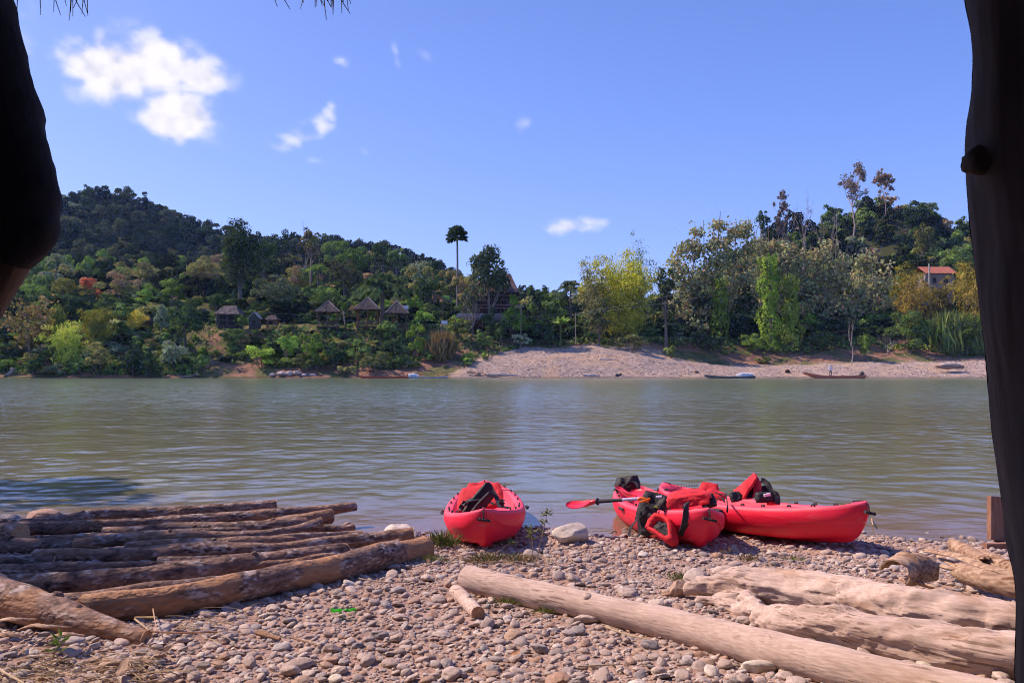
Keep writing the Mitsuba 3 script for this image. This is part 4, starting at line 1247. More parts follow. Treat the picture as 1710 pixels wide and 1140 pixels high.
def rock(px, py, wpx, hpx, label, hue=.97, tone=.6, seed=0, name='boulder', lift=0):
    rg = np.random.default_rng(seed)
    g = G(px, py + hpx / 2)
    w, h = wpx / F * g[1], hpx / F * g[1]
    m = trimesh.creation.icosphere(subdivisions=4)
    v = np.array(m.vertices)
    for _ in range(9):
        d = ball(rg, 1)[0]; k = np.maximum(v @ d - rg.uniform(.62, .85), 0); v = v - k[:, None] * d * .9
    v = v * (1 + (meshkit.fbm(v * 1.6 + seed * 3, 4, seed)[:, None] - .5) * .35)
    v = (v - (v.max(0) + v.min(0)) / 2) / (v.max(0) - v.min(0)) * np.array([w, w * .8, h * 1.15])
    put(name, (v + g + [0, w * .25, h * .47 + lift], np.array(m.faces)), 'stone', smooth=True, uv=np.tile([tone, hue], (len(v), 1)), label=label, cat='boulder')


rock(953, 894, 62, 32, 'large pale beige boulder at the water edge right of left kayak', seed=2, hue=.955, tone=.25)
rock(664, 888, 50, 20, 'whitish rough rock behind the right ends of the left logs', seed=3, tone=1.)
rock(66, 868, 52, 16, 'orange brown clod of earth behind the left log pile', seed=4, hue=.85, tone=.1, lift=.04)
rock(6, 880, 46, 34, 'dark boulder at the left edge behind the logs', seed=5, hue=.7, tone=.1)
rock(1135, 985, 30, 26, 'tan angular rock at the root end of the driftwood', seed=6, hue=.88, tone=.9)
# ---------------------------------------------------------------- kayaks
def kayak_col(p, n, uv):
    a = fbm(p.x * 2.2, p.y * 2.2, p.z * 3, 3)
    c = mix((.70, .006, .032), (.78, .016, .050), a)
    deck = smoothstep(.45, .50, uv.y)                     # sun bleached upper side, with sky gloss painted into its pink
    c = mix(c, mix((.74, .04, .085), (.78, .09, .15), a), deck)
    scr = smoothstep(.60, .66, noise(p.x * 9, p.y * 9, p.z * 55)) * smoothstep(.5, .64, fbm(p.x * 3, p.y * 3, p.z * 3, 3)) * (1 - deck)
    c = mix(c, (.70, .34, .32), scr * .07)
    mud = smoothstep(.60, .75, fbm(p.x * 6, p.y * 6, p.z * 14, 4)) * smoothstep(.25, .03, uv.y)
    return mix(c, (.45, .28, .22), mud * .6)


def kayak_rough(p, n, uv):
    return .34 + .24 * fbm(p.x * 5, p.y * 5, p.z * 5, 3) + .10 * smoothstep(.45, .5, uv.y)


def kayak_h(p, n, uv):
    return .0012 * fbm(p.x * 60, p.y * 60, p.z * 60, 2) + .006 * fbm(p.x * 6, p.y * 6, p.z * 6, 2)


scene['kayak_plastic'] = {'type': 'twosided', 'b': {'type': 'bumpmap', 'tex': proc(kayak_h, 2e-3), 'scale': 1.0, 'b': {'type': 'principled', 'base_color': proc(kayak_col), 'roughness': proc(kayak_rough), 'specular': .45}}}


def cloth_h(p, n, uv):
    return .006 * fbm(p.x * 26, p.y * 26, p.z * 26, 3) + .0007 * noise(p.x * 400, p.y * 400, p.z * 400)


def cloth(name, a, b, rough=.8):
    scene[name] = {'type': 'twosided', 'b': {'type': 'bumpmap', 'tex': proc(cloth_h, 1.5e-3), 'scale': 1.0,
                   'b': {'type': 'principled', 'base_color': proc(lambda p, n, uv: mix(a, b, fbm(p.x * 14, p.y * 14, p.z * 14, 3))), 'roughness': rough, 'sheen': .2, 'specular': .3}}}


cloth('red_cloth', (.50, .012, .022), (.66, .035, .045))
cloth('black_cloth', (.010, .010, .012), (.035, .034, .040), .65)


KL, KW = 2.72, .40      # length and half width


def kayak_shape(t):
    "half width, keel height and rim height along the boat, t from stern 0 to bow 1"
    u = 2 * t - 1
    w = KW * np.maximum(1 - np.abs(u) ** 2.5, 0) ** .62
    keel = .02 + .11 * np.abs(u) ** 2.6 + .20 * np.clip((np.abs(u) - .86) / .14, 0, 1) ** 2
    rim = .325 + .105 * np.abs(u) ** 2.2
    return w, keel, rim


HULLS = []


def kayak(M, label):
    NT = 90
    u = np.linspace(0, 1, NT)
    t = .5 - .5 * np.cos(np.pi * (.012 + .976 * u))
    w, keel, rim = kayak_shape(t)
    end = np.abs(2 * t - 1)
    # section from the keel to the middle of the deck: (share of half width, height share between keel and rim, uv.y)
    rows, uvy = [], []
    def add(xs, zs, y):
        rows.append((xs, zs)); uvy.append(y)
    H = rim - keel
    vee = np.clip((end - .55) / .4, 0, 1)
    for s, fx, fz in ((0, 0, 0), (.03, .05, .0 + .02), (.07, .22, .06), (.11, .25, .13), (.16, .47, .12), (.21, .66, .16), (.26, .80, .27), (.31, .90, .42), (.36, .965, .58), (.40, .995, .72), (.43, 1.0, .80), (.455, .985, .86), (.475, .985, .90), (.52, .955, .97), (.58, .90, 1.0), (.66, .82, 1.0), (.70, .765, .985)):
        fz2 = fz * (1 - vee) + (fz * .55 + .45 * fx ** 1.25 * min(fz * 6, 1)) * vee if fz < .45 else fz
        add(w * fx, keel + H * fz2, s)
    open_ = np.clip((.90 - end) / .10, 0, 1); open_ = open_ * open_ * (3 - 2 * open_)
    # wells: foot well, seat, tank well
    seat = np.exp(-((2 * t - 1 + .16) / .20) ** 2) * .05 + .025 * np.cos((2 * t - 1) * 9)
    floor = keel + H * (.52 - seat / .3 * .3)
    zr = keel + H * .985
    for s, fx, q in ((.74, .735, .12), (.80, .69, .65), (.86, .62, .95), (.92, .40, 1.02), (1.0, 0, 1.0)):
        crown = rim + .012 * (1 - fx) * (1 - open_)
        z = zr * (1 - q * open_) + floor * q * open_
        add(w * fx, np.where(open_ > 0, z, crown) * 1.0 + .010 * (1 - open_) * (1 - fx), s)
    X = np.array([r[0] for r in rows]).T; Z = np.array([r[1] for r in rows]).T      # NT x K
    # the pressed rib along the lower side
    K = X.shape[1]
    y = (t - .5) * KL
    left = np.stack([np.repeat(y[:, None], K, 1), X, Z], -1)
    right = left[:, ::-1] * [1, -1, 1]
    ring = np.concatenate([left, right[:, 1:-1]], 1)
    uv1 = np.r_[uvy, uvy[::-1][1:-1]]
    n = ring.shape[1]
    v = ring.reshape(-1, 3)
    uv = np.stack([np.repeat(t, n), np.tile(uv1, NT)], -1)
    f = grid_faces(NT, n, True)
    c0, c1 = ring[0].mean(0), ring[-1].mean(0)
    v = np.vstack([v, c0, c1]); uv = np.vstack([uv, [[0, .3], [1, .3]]])
    i = np.arange(n); j = (i + 1) % n
    f = np.vstack([f, np.stack([j, i, i * 0 + NT * n], 1), np.stack([i + (NT - 1) * n, j + (NT - 1) * n, i * 0 + NT * n + 1], 1)])
    k = thing('kayak', label, 'kayak')
    tf = lambda a: np.asarray(a) @ M[:3, :3].T + M[:3, 3]  # noqa: E731
    HULLS.append(trimesh.Trimesh(tf(v), f[:, ::-1], process=False))
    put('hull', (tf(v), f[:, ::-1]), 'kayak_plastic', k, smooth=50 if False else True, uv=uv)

    def rim_at(tt, fx, dz=0.0, side=1):
        w_, k_, r_ = (float(a) for a in kayak_shape(np.array(tt)))
        return np.array([(tt - .5) * KL, side * w_ * fx, r_ + dz])
    # grab handles at both ends: a cord and a black toggle
    for e, s in ((1, 1), (0, -1)):
        o = rim_at(.985 if e else .015, 0, .012)
        q = [o - [s * .10, 0, 0], o + [s * .0, 0, .012], o + [s * .055, 0, -.03], o + [s * .06, .0, -.07]]
        h = put('grab_handle', tube(tf(resample(np.array(q), 10)), .006, 6), 'black_cloth', k, smooth=True)
        c = o + [s * .065, 0, -.08]
        a = np.linspace(-.055, .055, 13)
        rr = .011 + .004 * np.cos(np.linspace(0, 10 * np.pi, 13))
        put('toggle', tube(tf(np.stack([c[0] + a * 0, a, c[2] - a * .2], -1)), rr, 10), 'black_cloth', h, smooth=40)
    # side handles, fittings along the rim, a bungee
    for s in (1, -1):
        a = np.linspace(-.085, .085, 9)
        p = np.array([rim_at(.5 + q / KL, 1.0, -.055, s) + np.array([0, s * (.012 + .018 * math.cos(q * 17)), 0]) for q in a])
        put('carry_handle', tube(tf(p), np.r_[.008, [.014] * 7, .008], 8), 'black_cloth', k, smooth=40)
        for tt in (.13, .22, .31, .42, .60, .69, .79, .87):
            o = rim_at(tt, .86, .004, s)
            put('fitting', tube(tf(np.array([o - [.022, 0, 0], o - [.012, 0, -.010], o + [.012, 0, .010], o + [.022, 0, 0]])), [.007, .010, .010, .007], 7), 'black_cloth', k)
    for ta, tb in ((.13, .22), (.22, .13)):
        p = resample(np.array([rim_at(ta, .86, .012, 1), (rim_at(ta, 0, .02) + rim_at(tb, 0, .02)) / 2, rim_at(tb, .86, .012, -1)]), 12, False)
        put('bungee_cord', tube(tf(p), .0045, 5), 'black_cloth', k)
    return k, tf, rim_at


def frame_from(stern, bow, roll=0, up=0):
    stern, bow = np.array(stern, float), np.array(bow, float)
    x = bow - stern; x /= np.linalg.norm(x)
    y = np.cross([0, 0, 1.0], x); y /= np.linalg.norm(y)
    z = np.cross(x, y)
    R = np.stack([x, y, z], 1) @ rot([1, 0, 0], roll)
    M = np.eye(4); M[:3, :3] = R; M[:3, 3] = (stern + bow) / 2
    return M


def lay(bx, by, sx, sy, zb, zs, roll=0):
    "from the plan positions of the two ends and the heights of the keel line there"
    d = np.array([bx - sx, by - sy]); L = math.hypot(*d)
    m = np.array([bx + sx, by + sy]) / 2
    d = d / L * KL / 2
    return frame_from([*(m - d), zs], [*(m + d), zb], roll)


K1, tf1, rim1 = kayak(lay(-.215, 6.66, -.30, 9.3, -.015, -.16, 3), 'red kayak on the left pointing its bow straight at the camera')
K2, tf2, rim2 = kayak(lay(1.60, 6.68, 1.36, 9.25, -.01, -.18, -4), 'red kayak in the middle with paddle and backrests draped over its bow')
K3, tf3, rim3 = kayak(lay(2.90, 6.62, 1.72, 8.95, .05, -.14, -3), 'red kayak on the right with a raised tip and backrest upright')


# ---------------------------------------------------------------- backrests, made of a stuffed panel, a dark face and straps
def pad(w, h, th, bend=0.0, curl=0.0, seed=0, n=20, wrinkle=.012, hole=0.0, taper=.15):
    "a quilted panel in its own xy plane, centred, thick along z"
    gx, gy = np.meshgrid(np.linspace(-1, 1, n), np.linspace(-1, 1, n))
    # squircle outline
    r = np.maximum(np.abs(gx), np.abs(gy)); l = np.hypot(gx, gy) + 1e-9
    px, py = gx * (.35 * r / l + .65), gy * (.35 * r / l + .65)
    edge = np.sqrt(np.clip(1 - r ** 3.5, 0, 1))
    X, Yv = px * w / 2 * (1 - taper * (py + 1) / 2), py * h / 2
    q = np.stack([X * 14 + seed * 5, Yv * 14, X * 0], -1)
    wr = (meshkit.fbm(q, 3, seed) - .5) * 2 * wrinkle
    Z = th / 2 * edge
    zc = bend * (X / w * 2) ** 2 * w * .25 + curl * (Yv / h) ** 2 * h
    top = np.stack([X, Yv, zc + Z + wr * edge], -1).reshape(-1, 3)
    bot = np.stack([X, Yv, zc - Z + wr * edge], -1).reshape(-1, 3)
    f = grid_faces(n, n)
    return np.vstack([top, bot]), np.vstack([f, f[:, ::-1] + n * n])


def ribbon(pts, w, th=.004, n=24, twist=0.0, up=(0, 0, 1)):
    p = resample(np.array(pts, float), n)
    t = np.gradient(p, axis=0); t /= np.linalg.norm(t, axis=1, keepdims=True)
    s = np.cross(t, up); s /= np.linalg.norm(s, axis=1, keepdims=True) + 1e-9
    m = np.cross(s, t)
    a = np.linspace(0, twist, n)[:, None]
    s, m = s * np.cos(a) + m * np.sin(a), -s * np.sin(a) + m * np.cos(a)
    ring = np.stack([p + s * w / 2 + m * th / 2, p - s * w / 2 + m * th / 2, p - s * w / 2 - m * th / 2, p + s * w / 2 - m * th / 2], 1)
    f = grid_faces(n, 4, True)
    e = (n - 1) * 4
    return ring.reshape(-1, 3), np.vstack([f, [[0, 1, 2], [0, 2, 3], [e, e + 2, e + 1], [e, e + 3, e + 2]]])


def axes(x, y):
    x = np.array(x, float); x /= np.linalg.norm(x)
    y = np.array(y, float); y -= x * (x @ y); y /= np.linalg.norm(y)
    return np.stack([x, y, np.cross(x, y)], 1)


# left kayak: a folded backrest lying across its well
def on_hull(k, x, y, off=.012):
    d = ray(x, y)
    loc = HULLS[k].ray.intersects_location([EYE], [d])[0]
    if not len(loc):
        return P(x, y, 6.8)
    q = loc[np.argmin(np.linalg.norm(loc - EYE, axis=1))]
    return q - d / np.linalg.norm(d) * off


def near(x, y, Y):
    return P(x, y, Y)


s1 = thing('kayak_backrest', 'red and black folded backrest lying inside the left kayak', 'kayak seat')
put('panel', moved(pad(.50, .36, .09, .25, seed=3), axes((1, -.1, .18), (.1, .75, .62)), near(803, 832, 7.95)), 'red_cloth', s1, smooth=True)
put('panel', moved(pad(.30, .20, .08, .2, seed=4), axes((1, .1, .05), (0, .8, .6)), near(801, 818, 8.35)), 'red_cloth', s1, smooth=True)
put('padding', moved(pad(.13, .42, .06, .1, .2, seed=5), axes((.75, .1, -.62), (.75, .25, .58)), near(797, 836, 7.72)), 'black_cloth', s1, smooth=True)
put('padding', moved(pad(.10, .30, .06, .1, .2, seed=6), axes((.6, .1, -.5), (.6, -.1, .62)), near(806, 841, 7.5)), 'black_cloth', s1, smooth=True)
for q in ([(770, 848, 7.6), (784, 834, 7.7), (803, 826, 7.75), (824, 816, 7.85)], [(768, 852, 7.55), (778, 838, 7.6), (800, 834, 7.65), (826, 842, 7.6)], [(822, 818, 7.8), (830, 832, 7.7), (836, 846, 7.55), (850, 848, 7.5)], [(840, 834, 7.7), (836, 843, 7.6), (852, 847, 7.5)]):
    put('strap', ribbon([near(*k) for k in q], .045), 'black_cloth', s1)
for x, y, Y in ((771, 846, 7.55), (776, 840, 7.6), (838, 840, 7.55)):
    put('buckle', moved(boxm((-.025, -.01, -.018), (.025, .01, .018)), rot([0, 1, 0], 35), near(x, y, Y)), 'black_cloth', s1)

# middle kayak: a far black one, one draped with its framed mesh face, one with a red cover
s2 = thing('kayak_backrest', 'black bundled backrest at the far end of the middle kayak', 'kayak seat')
put('padding', moved(pad(.30, .17, .10, .2, seed=7, wrinkle=.03), axes((1, -.2, .1), (0, .6, .8)), near(1048, 808, 8.75)), 'black_cloth', s2, smooth=True)
put('padding', moved(pad(.16, .12, .08, .2, seed=8, wrinkle=.03), axes((1, -.2, .1), (0, .6, .8)), near(1056, 803, 8.65)), 'black_cloth', s2, smooth=True)
put('strap', ribbon([near(1054, 803, 8.6), near(1062, 806, 8.5), near(1066, 818, 8.4), near(1068, 822, 8.4)], .022), 'black_cloth', s2)
put('strap', ribbon([near(1036, 806, 8.6), near(1030, 812, 8.55), near(1026, 819, 8.5)], .02), 'black_cloth', s2)

s3 = thing('kayak_backrest', 'backrest with red frame around black mesh hanging down the side of the middle kayak', 'kayak seat')
A3 = axes((.70, -.42, -.52), (-.50, .22, .82))
# outline of the framed face in the photograph, at its depth
face = [(1096, 858, 7.02), (1112, 862, 6.95), (1123, 869, 6.88), (1126, 882, 6.82), (1127, 902, 6.74), (1119, 909, 6.74), (1104, 899, 6.82), (1089, 888, 6.93), (1079, 883, 7.02), (1084, 870, 7.06)]
fp = np.array([near(*q) for q in face])
ctr = fp.mean(0)
loop = resample(np.vstack([fp, fp[:1]]), 60, False)
nf = 60
nrm3 = np.linalg.svd(fp - ctr)[2][2]; nrm3 *= -np.sign(nrm3[1] + 1e-9) * -1 if nrm3 @ np.array([0, -1.0, 0]) > 0 else 1
nrm3 = nrm3 if nrm3[1] < 0 else -nrm3
prof = [(1.0, -.06), (1.04, -.02), (1.0, .03), (.84, .055), (.66, .045), (.54, .015), (.50, -.01)]
ring = np.stack([ctr + (loop - ctr) * k + nrm3 * h + (meshkit.fbm(loop * 22 + h * 40, 3, 2)[:, None] - .5) * .03 * nrm3 for k, h in prof], 0)
put('frame', (ring[:, :-1].reshape(-1, 3), grid_faces(len(prof), nf - 1, True)), 'red_cloth', s3, smooth=True)
mesh_ring = np.stack([ctr + (loop - ctr) * k + nrm3 * (h + .0) + (meshkit.fbm(loop * 30 + k * 9, 3, 4)[:, None] - .5) * .03 * nrm3 for k, h in ((.60, .004), (.40, .012), (.22, .016), (.02, .014))], 0)
put('mesh_face', (mesh_ring[:, :-1].reshape(-1, 3), grid_faces(4, nf - 1, True)), 'black_cloth', s3, smooth=True)
back = np.stack([ctr + (loop - ctr) * k - nrm3 * h for k, h in ((1.0, .055), (.8, .085), (.4, .09), (.02, .09))], 0)
put('back_face', (back[:, :-1].reshape(-1, 3), grid_faces(4, nf - 1, True)), 'black_cloth', s3, smooth=True)
put('padding', moved(pad(.32, .30, .09, .2, seed=9, wrinkle=.035), axes((.86, -.38, -.20), (-.15, .35, .9)), near(1093, 850, 7.15)), 'black_cloth', s3, smooth=True)
put('padding', moved(pad(.16, .30, .07, .1, seed=10, wrinkle=.03), axes((.9, -.3, .2), (.1, .3, .9)), near(1080, 866, 7.18)), 'black_cloth', s3, smooth=True)
put('strap', ribbon([near(1072, 848, 7.2), near(1064, 866, 7.12), near(1052, 884, 7.02), near(1051, 893, 6.96), near(1058, 895, 6.93)], .022), 'black_cloth', s3)
put('strap', ribbon([near(1068, 852, 7.15), near(1066, 872, 7.05), near(1068, 890, 6.95), near(1064, 896, 6.9)], .02), 'black_cloth', s3)
put('buckle', moved(boxm((-.03, -.012, -.02), (.03, .012, .02)), rot([0, 1, 0], 25), near(1106, 848, 6.98)), 'black_cloth', s3)
put('buckle', moved(boxm((-.012, -.006, -.008), (.012, .006, .008)), rot([0, 1, 0], 25), near(1096, 846, 6.98)) + (np.array((.35, .55, .05)),), 'gloss', s3)

s4 = thing('kayak_backrest', 'backrest in a wrinkled bright red cover lying on top of the middle kayak', 'kayak seat')
put('cover', moved(pad(.42, .34, .075, -.12, -.12, seed=11, wrinkle=.014), axes((.95, -.1, .14), (.25, .93, .05)), near(1148, 826, 7.12)), 'red_cloth', s4, smooth=True)
put('cover_skirt', moved(pad(.40, .10, .03, .05, seed=12, wrinkle=.03), axes((.96, -.1, .16), (.1, .35, .9)), near(1148, 837, 6.96)), 'red_cloth', s4, smooth=True)
put('padding', moved(pad(.15, .13, .09, .2, seed=13, wrinkle=.03), axes((1, .2, .1), (0, .5, .8)), near(1182, 836, 7.08)), 'black_cloth', s4, smooth=True)
put('strap', ribbon([near(1146, 840, 6.9)] + [on_hull(1, x, y) for x, y in ((1147, 852), (1146, 862), (1144, 873), (1141, 884), (1137, 893))], .06, .012, up=(0, 1, .2)), 'black_cloth', s4)
put('strap', ribbon([near(1139, 846, 6.95), near(1152, 852, 6.9), near(1160, 853, 6.9)], .04), 'black_cloth', s4)
for k in range(9):      # worn lettering on the cover, too faded to read
    c = near(1129 + k * 4.4, 822 - k * .45, 7.08)
    put('faded_print', moved(boxm((-.006, -.012, -.002), (.005, .010, .002)), axes((.95, -.1, .14), (.25, .93, .05)), c + [0, 0, .045]), 'black_cloth', s4)

# right kayak: an upright folded one with black straps
s5 = thing('kayak_backrest', 'pointed red backrest standing up with black straps in the right kayak', 'kayak seat')
def sheet(corners, th, bsdf, name, parent, n=14, bulge=.03, seed=0):
    a, b, c, d = (np.array(near(*q)) for q in corners)
    s, t = np.meshgrid(np.linspace(0, 1, n), np.linspace(0, 1, n))
    s, t = s[..., None], t[..., None]
    p = (a * (1 - s) + b * s) * (1 - t) + (d * (1 - s) + c * s) * t
    nn = np.cross(b - a, d - a); nn /= np.linalg.norm(nn); nn = nn if nn[1] < 0 else -nn
    p = p + nn * (bulge * np.sin(s * np.pi) * np.sin(t * np.pi) + (meshkit.fbm(p * 18, 3, seed)[..., None] - .5) * .02)
    e = np.sqrt(np.clip(np.sin(s * np.pi) * np.sin(t * np.pi), 0, 1)) * .5 + .5 * ((s > 0) & (s < 1) & (t > 0) & (t < 1))
    q = p - nn * th * e
    f = grid_faces(n, n)
    return put(name, (np.vstack([p.reshape(-1, 3), q.reshape(-1, 3)]), np.vstack([f, f[:, ::-1] + n * n])), bsdf, parent, smooth=True)


sheet([(1224, 819, 7.75), (1240, 831, 7.55), (1263, 796, 7.7), (1259, 789, 7.85)], .06, 'red_cloth', 'panel', s5, seed=1)
sheet([(1257, 831, 7.6), (1272, 826, 7.65), (1271, 806, 7.75), (1261, 789, 7.82)], .05, 'red_cloth', 'panel', s5, seed=2)
sheet([(1240, 832, 7.62), (1262, 830, 7.66), (1259, 804, 7.8), (1253, 806, 7.78)], .05, 'black_cloth', 'inner_face', s5, seed=3, bulge=-.02)
put('padding', moved(pad(.13, .10, .07, .2, seed=14, wrinkle=.03), axes((1, .2, .2), (0, .4, .9)), near(1228, 829, 7.6)), 'black_cloth', s5, smooth=True)
put('padding', moved(pad(.22, .11, .08, .2, seed=15, wrinkle=.03), axes((1, .2, .0), (0, .4, .9)), near(1276, 830, 7.6)), 'black_cloth', s5, smooth=True)
put('padding', moved(pad(.09, .12, .08, .2, seed=16, wrinkle=.03), axes((1, .2, .0), (0, .4, .9)), near(1279, 820, 7.75)), 'black_cloth', s5, smooth=True)
put('panel', moved(pad(.14, .05, .04, .1, seed=17), axes((1, .2, .0), (0, .4, .9)), near(1290, 839, 7.6)), 'red_cloth', s5, smooth=True)
put('strap', ribbon([near(1271, 801, 7.75), near(1282, 808, 7.7), near(1288, 820, 7.65), near(1297, 826, 7.6), near(1298, 841, 7.55)], .05, .010, up=(0, 1, .1)), 'black_cloth', s5)
put('buckle', moved(boxm((-.03, -.012, -.012), (.03, .012, .012)), rot([0, 1, 0], -10), near(1281, 826, 7.52)) + (np.array((.75, .75, .78)),), 'gloss', s5)
s6 = thing('kayak_backrest', 'low red backrest lying flat at the far end of the right kayak', 'kayak seat')
put('panel', moved(pad(.22, .18, .10, .2, seed=18), axes((1, -.3, -.1), (.2, .7, .5)), near(1184, 818, 8.2)), 'red_cloth', s6, smooth=True)
put('panel', moved(pad(.22, .16, .06, .1, seed=19), axes((1, -.5, -.3), (.2, .7, .2)), near(1196, 826, 8.0)), 'red_cloth', s6, smooth=True)
put('strap', ribbon([near(1192, 821, 8.0), near(1206, 825, 7.9), near(1222, 829, 7.75)], .018), 'black_cloth', s6)
put('strap', ribbon([near(1213, 822, 7.95), near(1214, 836, 7.45), near(1215, 846, 7.25), near(1214, 855, 7.22)], .018, up=(0, 1, .1)), 'black_cloth', s6)
put('strap', ribbon([near(1196, 836, 7.7), near(1203, 830, 7.7), near(1210, 838, 7.6)], .02), 'black_cloth', s6)


# ---------------------------------------------------------------- paddles
scene['paddle_blade'] = {'type': 'twosided', 'b': {'type': 'principled', 'base_color': {'type': 'rgb', 'value': [.68, .02, .045]}, 'roughness': .3, 'specular': .5}}
scene['paddle_shaft'] = {'type': 'twosided', 'b': {'type': 'principled', 'base_color': {'type': 'rgb', 'value': [.34, .30, .46]}, 'roughness': .3, 'specular': .5}}


def blade(base, tip, face, w, parent):
    base, tip = np.array(base, float), np.array(tip, float)
    x = tip - base; L = np.linalg.norm(x); x /= L
    R = axes(x, np.cross(face, x))
    s = np.linspace(0, 1, 24)
    wid = w / 2 * (.16 + .84 * np.clip(np.sin(np.clip(s * .86 + .02, 0, 1) * np.pi * .93) ** .62, 0, 1)) * np.sqrt(np.clip(1 - s ** 9, 0, 1)) * np.where(s < .3, .35 + .65 * (s / .3) ** 1.3, 1)
    wid = np.maximum(wid, .004)
    c = np.linspace(-1, 1, 9)
    X, C = np.meshgrid(s * L, c, indexing='ij')
    Wd = C * wid[:, None]
    spine = .016 * np.exp(-(C / .25) ** 2) * (1 - s[:, None]) ** .8
    bow = -.03 * np.sin(s[:, None] * np.pi) + .018 * C ** 2
    a = np.stack([X, Wd, bow + .003 + spine], -1).reshape(-1, 3); b = np.stack([X, Wd, bow - .003 - spine], -1).reshape(-1, 3)
    f = grid_faces(24, 9)
    edge = []
    for k in range(23):
        for e in (0, 8):
            i, j = k * 9 + e, (k + 1) * 9 + e
            edge += [[i, j, j + 216], [i, j + 216, i + 216]]
    for k in range(8):
        for e in (0, 207):
            edge += [[e + k, e + k + 1, e + k + 1 + 216], [e + k, e + k + 1 + 216, e + k + 216]]
    put('blade', moved((np.vstack([a, b]), np.vstack([f, f[:, ::-1] + 216, edge])), R, base), 'paddle_blade', parent, smooth=30)


p1 = thing('paddle', 'paddle half with one red blade jutting out left over the water', 'paddle')
a, b = near(998, 837, 7.5), near(1070, 832, 7.25)
d = (b - a) / np.linalg.norm(b - a)
blade(a - d * .03, a - d * .34 + [0, 0, -.012], (0, -.35, 1), .17, p1)
put('shaft', tube(np.array([a - d * .05, a + d * .66]), .0155, 12), 'paddle_shaft', p1, smooth=30)
put('grip', tube(np.array([a + d * .02, a + d * .26]), .0175, 12), 'black_cloth', p1, smooth=30)
put('drip_ring', tube(np.array([a - d * .016, a, a + d * .014]), [.022, .036, .022], 14), 'black_cloth', p1, smooth=True)
put('ferrule', tube(np.array([a - d * .085, a - d * .02]), [.016, .021], 12), 'paddle_blade', p1, smooth=True)
p2 = thing('paddle', 'second paddle with pinkish blades resting inside the middle kayak', 'paddle')
a2, b2 = near(1057, 825, 7.95), near(1092, 826, 7.85)
blade(near(1088, 833, 7.6), near(1058, 820, 8.05), (-.1, -.5, .85), .19, p2)
blade(near(1062, 829, 7.75), near(1032, 814, 8.35), (.4, -.6, .7), .16, p2)
put('shaft', tube(np.array([near(1088, 833, 7.6), near(1150, 846, 7.3)]), .0155, 12), 'paddle_shaft', p2, smooth=30)
o1 = put('whistle_cord', join([tube(resample(np.array([near(1066, 834, 7.15), near(1072, 831, 7.12), near(1080, 834, 7.1), near(1086, 832, 7.1)]), 14), .012, 7, .004, 40), tube(resample(np.array([near(1070, 838, 7.1), near(1077, 836, 7.08), near(1083, 838, 7.08)]), 10), .010, 7, .004, 40)]), 'orange_cord', smooth=True, label='short knot of bright orange cord beside the paddle shaft', cat='cord')
scene['orange_cord'] = {'type': 'twosided', 'b': {'type': 'diffuse', 'reflectance': {'type': 'rgb', 'value': [.75, .16, .03]}}}
# ---------------------------------------------------------------- what people built on the far bank
def thatch(w, d, h, ov, rng, steps=7, hip=True, ridge=.0):
    "layered thatch roof, foot at z = 0"
    ms = []
    for k in range(steps):
        a, b = k / steps, (k + 1) / steps
        def rect(t, z):
            x, y = (w / 2 + ov) * (1 - t) + ridge * t, (d / 2 + ov) * (1 - t) + (.02 if hip else d / 2 + ov) * t
            return np.array([[-x, -y, z], [x, -y, z], [x, y, z], [-x, y, z]])
        lo, hi = rect(a - .03, h * a - .10), rect(b, h * b)
        m = 10
        vs = []
        for r in (lo, hi):
            e = np.vstack([np.linspace(r[i], r[(i + 1) % 4], m, endpoint=False) for i in range(4)])
            vs.append(e + rng.normal(size=e.shape) * np.array([.03, .03, .035]))
        v = np.vstack(vs)
        c = np.array((.070, .058, .054)) * rng.uniform(.75, 1.25, (len(v), 1))
        ms.append((v, grid_faces(2, 4 * m, True), c))
    return join(ms)


WOODC = np.array((.13, .085, .06))


